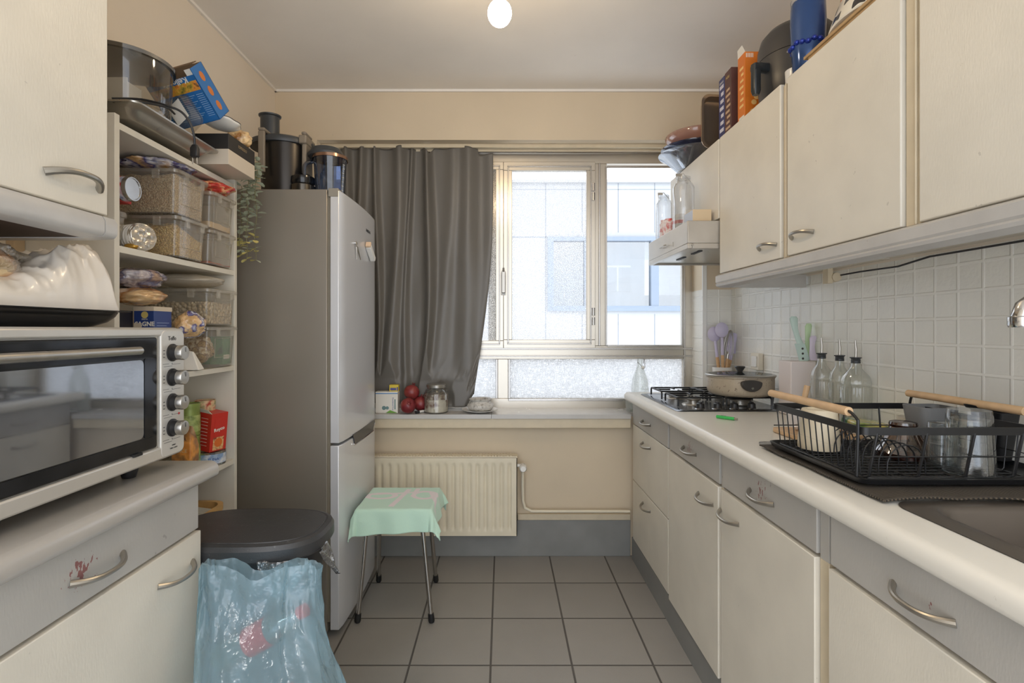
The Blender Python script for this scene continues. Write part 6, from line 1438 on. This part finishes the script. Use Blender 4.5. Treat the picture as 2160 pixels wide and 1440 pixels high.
b = MB(); b.M = M_
for k in range(7): b.box(-w-.0006,-w,-d+.008,d-.01-(k%3)*.006,.03+k*.03,.045+k*.03)
obj('print', b, pm('pale_print',(206,204,214),.5), t); text('CHOCO', .012, (-w-.001,0,.235), '-x', paper, t, roll=0, squash=.8, M=M_)
t, M_, w, d = carton('cereal_box', .917,1.09,2.072,2.132,.258,brn,'dark brown box between the blue and the orange box')
b = MB(); b.M = M_
for k in range(8): b.box(-w-.0006,-w,-d+.008+(k%2)*.006,d-.01-(k%3)*.006,.02+k*.022,.030+k*.022)
b.add([(-w+.03,-d-.0006,.06),(-w+.06,-d-.0006,.07),(-w+.045,-d-.0006,.10)],[(0,1,2)],1)
obj('print', b, [pm('tan_print',(190,160,130),.5), pm('red_print',(170,60,50),.5)], t); text('MÜSLI', .014, (-w-.001,0,.23), '-x', pm('gold_letters',(206,180,120),.5), t, squash=.8, M=M_)
t, M_, w, d = carton('cereal_box', .922,1.09,1.965,2.025,.262,org,'orange cereal box beside the black air fryer','food box',.0)
b = MB(); b.M = M_
b.box(-w-.0006,-w,-d+.006,d-.012,.01,.025,1)
for k in range(7): b.box(-w-.0006,-w,-d+.012,d-.016-(k%3)*.006,.06+k*.024,.07+k*.024)
for k in range(5): b.box(-w+.004+k*.006,-w+.007+k*.006,-d-.0006,-d,.24,.256,1)
for (xx,zz_) in ((-.05,.07),(-.035,.05),(-.055,.035),(-.04,.09)):
    b.M = M_ @ Matrix.Translation((xx,-d,zz_)) @ Matrix.Rotation(PI/2,4,'X'); b.lathe([(.010,0),(.010,.0006)],n=14)
b.M = M_; b.rings([[Vector(p) for p in ((-w,-d,.262),(-w,d,.262),(-w+.001,d,.262),(-w+.001,-d,.262))],[Vector(p) for p in ((-w-.012,-d,.285),(-w-.010,d*.4,.285),(-w-.009,d*.4,.285),(-w-.011,-d,.285))]],1)
obj('print', b, [pm('pale_orange_print',(232,190,120),.5), paper], t)
# air fryer
ax_, ay_ = 1.045, 1.83
af = thing('air_fryer', 'large black air fryer with a protruding basket handle on the right cabinets', 'air fryer', (ax_,ay_,TZ2))
fm = pm('matt_black_fryer',(60,57,54),.38)
b = MB(); b.lathe([(.115,TZ2),(.122,TZ2+.01),(.128,TZ2+.09),(.130,TZ2+.155)],(ax_,ay_,0),n=64); obj('basket', b, fm, af)
b = MB(); b.lathe([(.130,TZ2+.157),(.128,TZ2+.20),(.118,TZ2+.235),(.098,TZ2+.258),(.06,TZ2+.270),(.01,TZ2+.274)],(ax_,ay_,0),n=64); obj('top_housing', b, fm, af)
hd_ = Vector((-.97,-.24,0)).normalized(); sd = Vector((-hd_.y,hd_.x,0))
MM = Matrix((hd_, sd, Vector((0,0,1)))).transposed().to_4x4(); MM = Matrix.Translation((ax_,ay_,TZ2)) @ MM
b = MB(); b.M = MM; b.rings([[Vector((.122,y,z)) for y,z in rrect(-.014,.014,.098,.128,.006,3)],[Vector((.165,y,z)) for y,z in rrect(-.014,.014,.100,.126,.006,3)],[Vector((.185,y,z)) for y,z in rrect(-.013,.013,.097,.120,.006,3)]])
b.rings([[Vector((x,y,z)) for x,y in rrect(.160,.187,-.013,.013,.007,3)] for z in (.122,.10,.03)]+[[Vector((x,y,.016)) for x,y in rrect(.164,.183,-.009,.009,.005,3)]]); obj('basket_handle', b, pm('handle_slate',(40,44,46),.3), af)
nh = (hd_+Vector((.25,-.75,0))).normalized(); tx_ = Vector((-nh.y,nh.x,0))*1
pt2 = Vector((ax_,ay_,TZ2))+nh*.132+Vector((0,0,.152)); 
text('ö', .022, pt2, (tuple(tx_),(0,0,1),tuple(nh)), paper, af); text('aigostar', .011, pt2-Vector((0,0,.016)), (tuple(tx_),(0,0,1),tuple(nh)), paper, af)
# vase
vx, vy = .955, 1.615
vs_ = thing('vase', 'tall blue glass vase with a wavy band on the right cabinets', 'vase', (vx,vy,TZ2))
bluev = pm('blue_lustre_glass',(48,76,124),.15,metal=.35,var=.15,vs=10)
b = MB(); b.lathe([(.040,TZ2),(.042,TZ2+.004),(.047,TZ2+.08),(.050,TZ2+.16),(.048,TZ2+.215),(.044,TZ2+.228),(.041,TZ2+.226),(.038,TZ2+.01)],(vx,vy,0),n=56); obj('vase_body', b, bluev, vs_)
b = MB()
for k in range(18):
    a = 2*PI*k/18; b.ball((vx+.048*math.cos(a),vy+.048*math.sin(a),TZ2+.088+.004*math.sin(k*2)),.009,.009,.008,n=12,k=8)
obj('raised_band', b, pm('cobalt_band',(40,60,150),.12,metal=.4), vs_)
b = MB(); b.lathe([(.0475,TZ2+.222),(.049,TZ2+.234),(.046,TZ2+.236)],(vx,vy,0),n=48,caps=(False,False)); obj('glass_rim', b, clr_g, vs_)
b = MB(); b.lathe([(.03,TZ2),(.032,TZ2+.004),(.035,TZ2+.075),(.032,TZ2+.075)],(.944,1.70,0),n=32); b.v=[v+Vector((.024,0,-.0)) for v in b.v]; b.v=[Vector((v.x,v.y,TZ2+(v.z-TZ2)*.75)) for v in b.v]; single('white_cup', b, white_cer, 'white cup half hidden between the vase and the air fryer', 'cup')
# board, patterned bowl, pink dish
b = MB(); b.box(.905,1.2,1.20,1.53,TZ2,TZ2+.009); b.box(.900,1.2,1.22,1.545,TZ2+.0095,TZ2+.018); b.box(.91,1.19,1.21,1.50,TZ2+.0185,TZ2+.026); single('bamboo_boards', b, pm('bamboo_board',(176,144,100),.5,var=.2,vs=40,stretch=(6,.6,6)), 'thin bamboo placemats stacked beneath the patterned bowl', 'placemat')
def patm():
    m, nt, bb = newmat('black_on_white_pattern'); g = N(nt,'ShaderNodeTexCoord'); sp = N(nt,'ShaderNodeSeparateXYZ'); nt.links.new(g.outputs['Object'], sp.inputs[0])
    a = math_node(nt,'ARCTAN2', sp.outputs[1], sp.outputs[0]); u = math_node(nt,'MULTIPLY', a, 13.0)
    z = math_node(nt,'MULTIPLY', sp.outputs[2], 95.0)
    w = math_node(nt,'ADD', math_node(nt,'MULTIPLY', math_node(nt,'SINE',u), math_node(nt,'SINE',z)), math_node(nt,'MULTIPLY', math_node(nt,'COSINE', math_node(nt,'MULTIPLY',u,2.0)), .35))
    th = math_node(nt,'GREATER_THAN', w, .42)
    mx = N(nt,'ShaderNodeMix', data_type='RGBA'); nt.links.new(th, mx.inputs[0]); mx.inputs[6].default_value = lin((222,214,196)); mx.inputs[7].default_value = lin((44,40,38)); nt.links.new(mx.outputs[2], bb.inputs['Base Color']); bb.inputs['Roughness'].default_value = .2; return m
b = MB(); z0 = TZ2+.0265; pcx,pcy = 1.06,1.375; b.lathe([(.163,z0),(.165,z0+.004),(.160,z0+.02),(.142,z0+.07),(.11,z0+.105),(.06,z0+.125),(.055,z0+.132),(.02,z0+.13)],(pcx,pcy,0),n=64); single('patterned_bowl', b, patm(), 'white bowl with black pattern upside down on the bamboo placemats', 'bowl')
b = MB(); b.M = Matrix.Translation((1.115,1.575,TZ2+.135)) @ Matrix.Rotation(1.4,4,'X') @ Matrix.Rotation(.2,4,'Y') @ Matrix.Scale(.9,4); b.lathe([(.06,0),(.10,.01),(.145,.035),(.148,.04),(.14,.038),(.09,.014)],n=56); single('pink_dish', b, pm('pink_dish_glaze',(206,150,120),.25,var=.1,vs=10), 'pinkish dish leaning behind the patterned bowl', 'dish')
# ================================================================== LIGHT AND CAMERA
w = bpy.data.worlds.new('sky'); SC.world = w; w.use_nodes = True; nt = w.node_tree
bgn = nt.nodes['Background']; tc = N(nt,'ShaderNodeTexCoord')
n = N(nt,'ShaderNodeTexNoise', i_Scale=2.5, i_Detail=4.0); nt.links.new(tc.outputs['Generated'], n.inputs['Vector'])
mx = N(nt,'ShaderNodeMix', data_type='RGBA'); mr = N(nt,'ShaderNodeMapRange', i_From_Min=.4, i_From_Max=.62); nt.links.new(n.outputs['Fac'], mr.inputs['Value']); nt.links.new(mr.outputs[0], mx.inputs[0])
mx.inputs[6].default_value = lin((222,231,244)); mx.inputs[7].default_value = lin((250,250,252)); nt.links.new(mx.outputs[2], bgn.inputs[0]); bgn.inputs[1].default_value = 2.6
def light(name, kind, loc, energy, color, rot=None, size=1, sy=None, radius=None):
    l = bpy.data.lights.new(name, kind); l.energy = energy; l.color = color
    if kind == 'AREA': l.shape = 'RECTANGLE'; l.size = size; l.size_y = sy or size
    if kind == 'SUN': l.angle = size
    o = bpy.data.objects.new(name, l); COL.objects.link(o); o.location = loc
    if rot: o.rotation_euler = rot
    return o
light('sun', 'SUN', (0,0,5), .5, (1,.97,.92), (math.radians(50),0,math.radians(-14)), math.radians(12))
cam = bpy.data.cameras.new('camera'); co = bpy.data.objects.new('camera', cam); COL.objects.link(co)
co.location = (0,0,H); co.rotation_euler = (PI/2,0,0)
cam.sensor_width = 36; cam.lens = F/2160*36; cam.shift_x = (1080-VX)/2160; cam.shift_y = -(720-VY)/2160
cam.clip_start = .05; cam.clip_end = 100
SC.camera = co
SC.view_settings.view_transform = 'Standard'; SC.view_settings.look = 'None'; SC.view_settings.gamma = 1; SC.view_settings.exposure = .36
SC.view_settings.use_curve_mapping = False
SC.cycles.max_bounces = 14; SC.cycles.diffuse_bounces = 6; SC.cycles.glossy_bounces = 5; SC.cycles.transparent_max_bounces = 40; SC.cycles.transmission_bounces = 8
SC.cycles.sample_clamp_indirect = 6
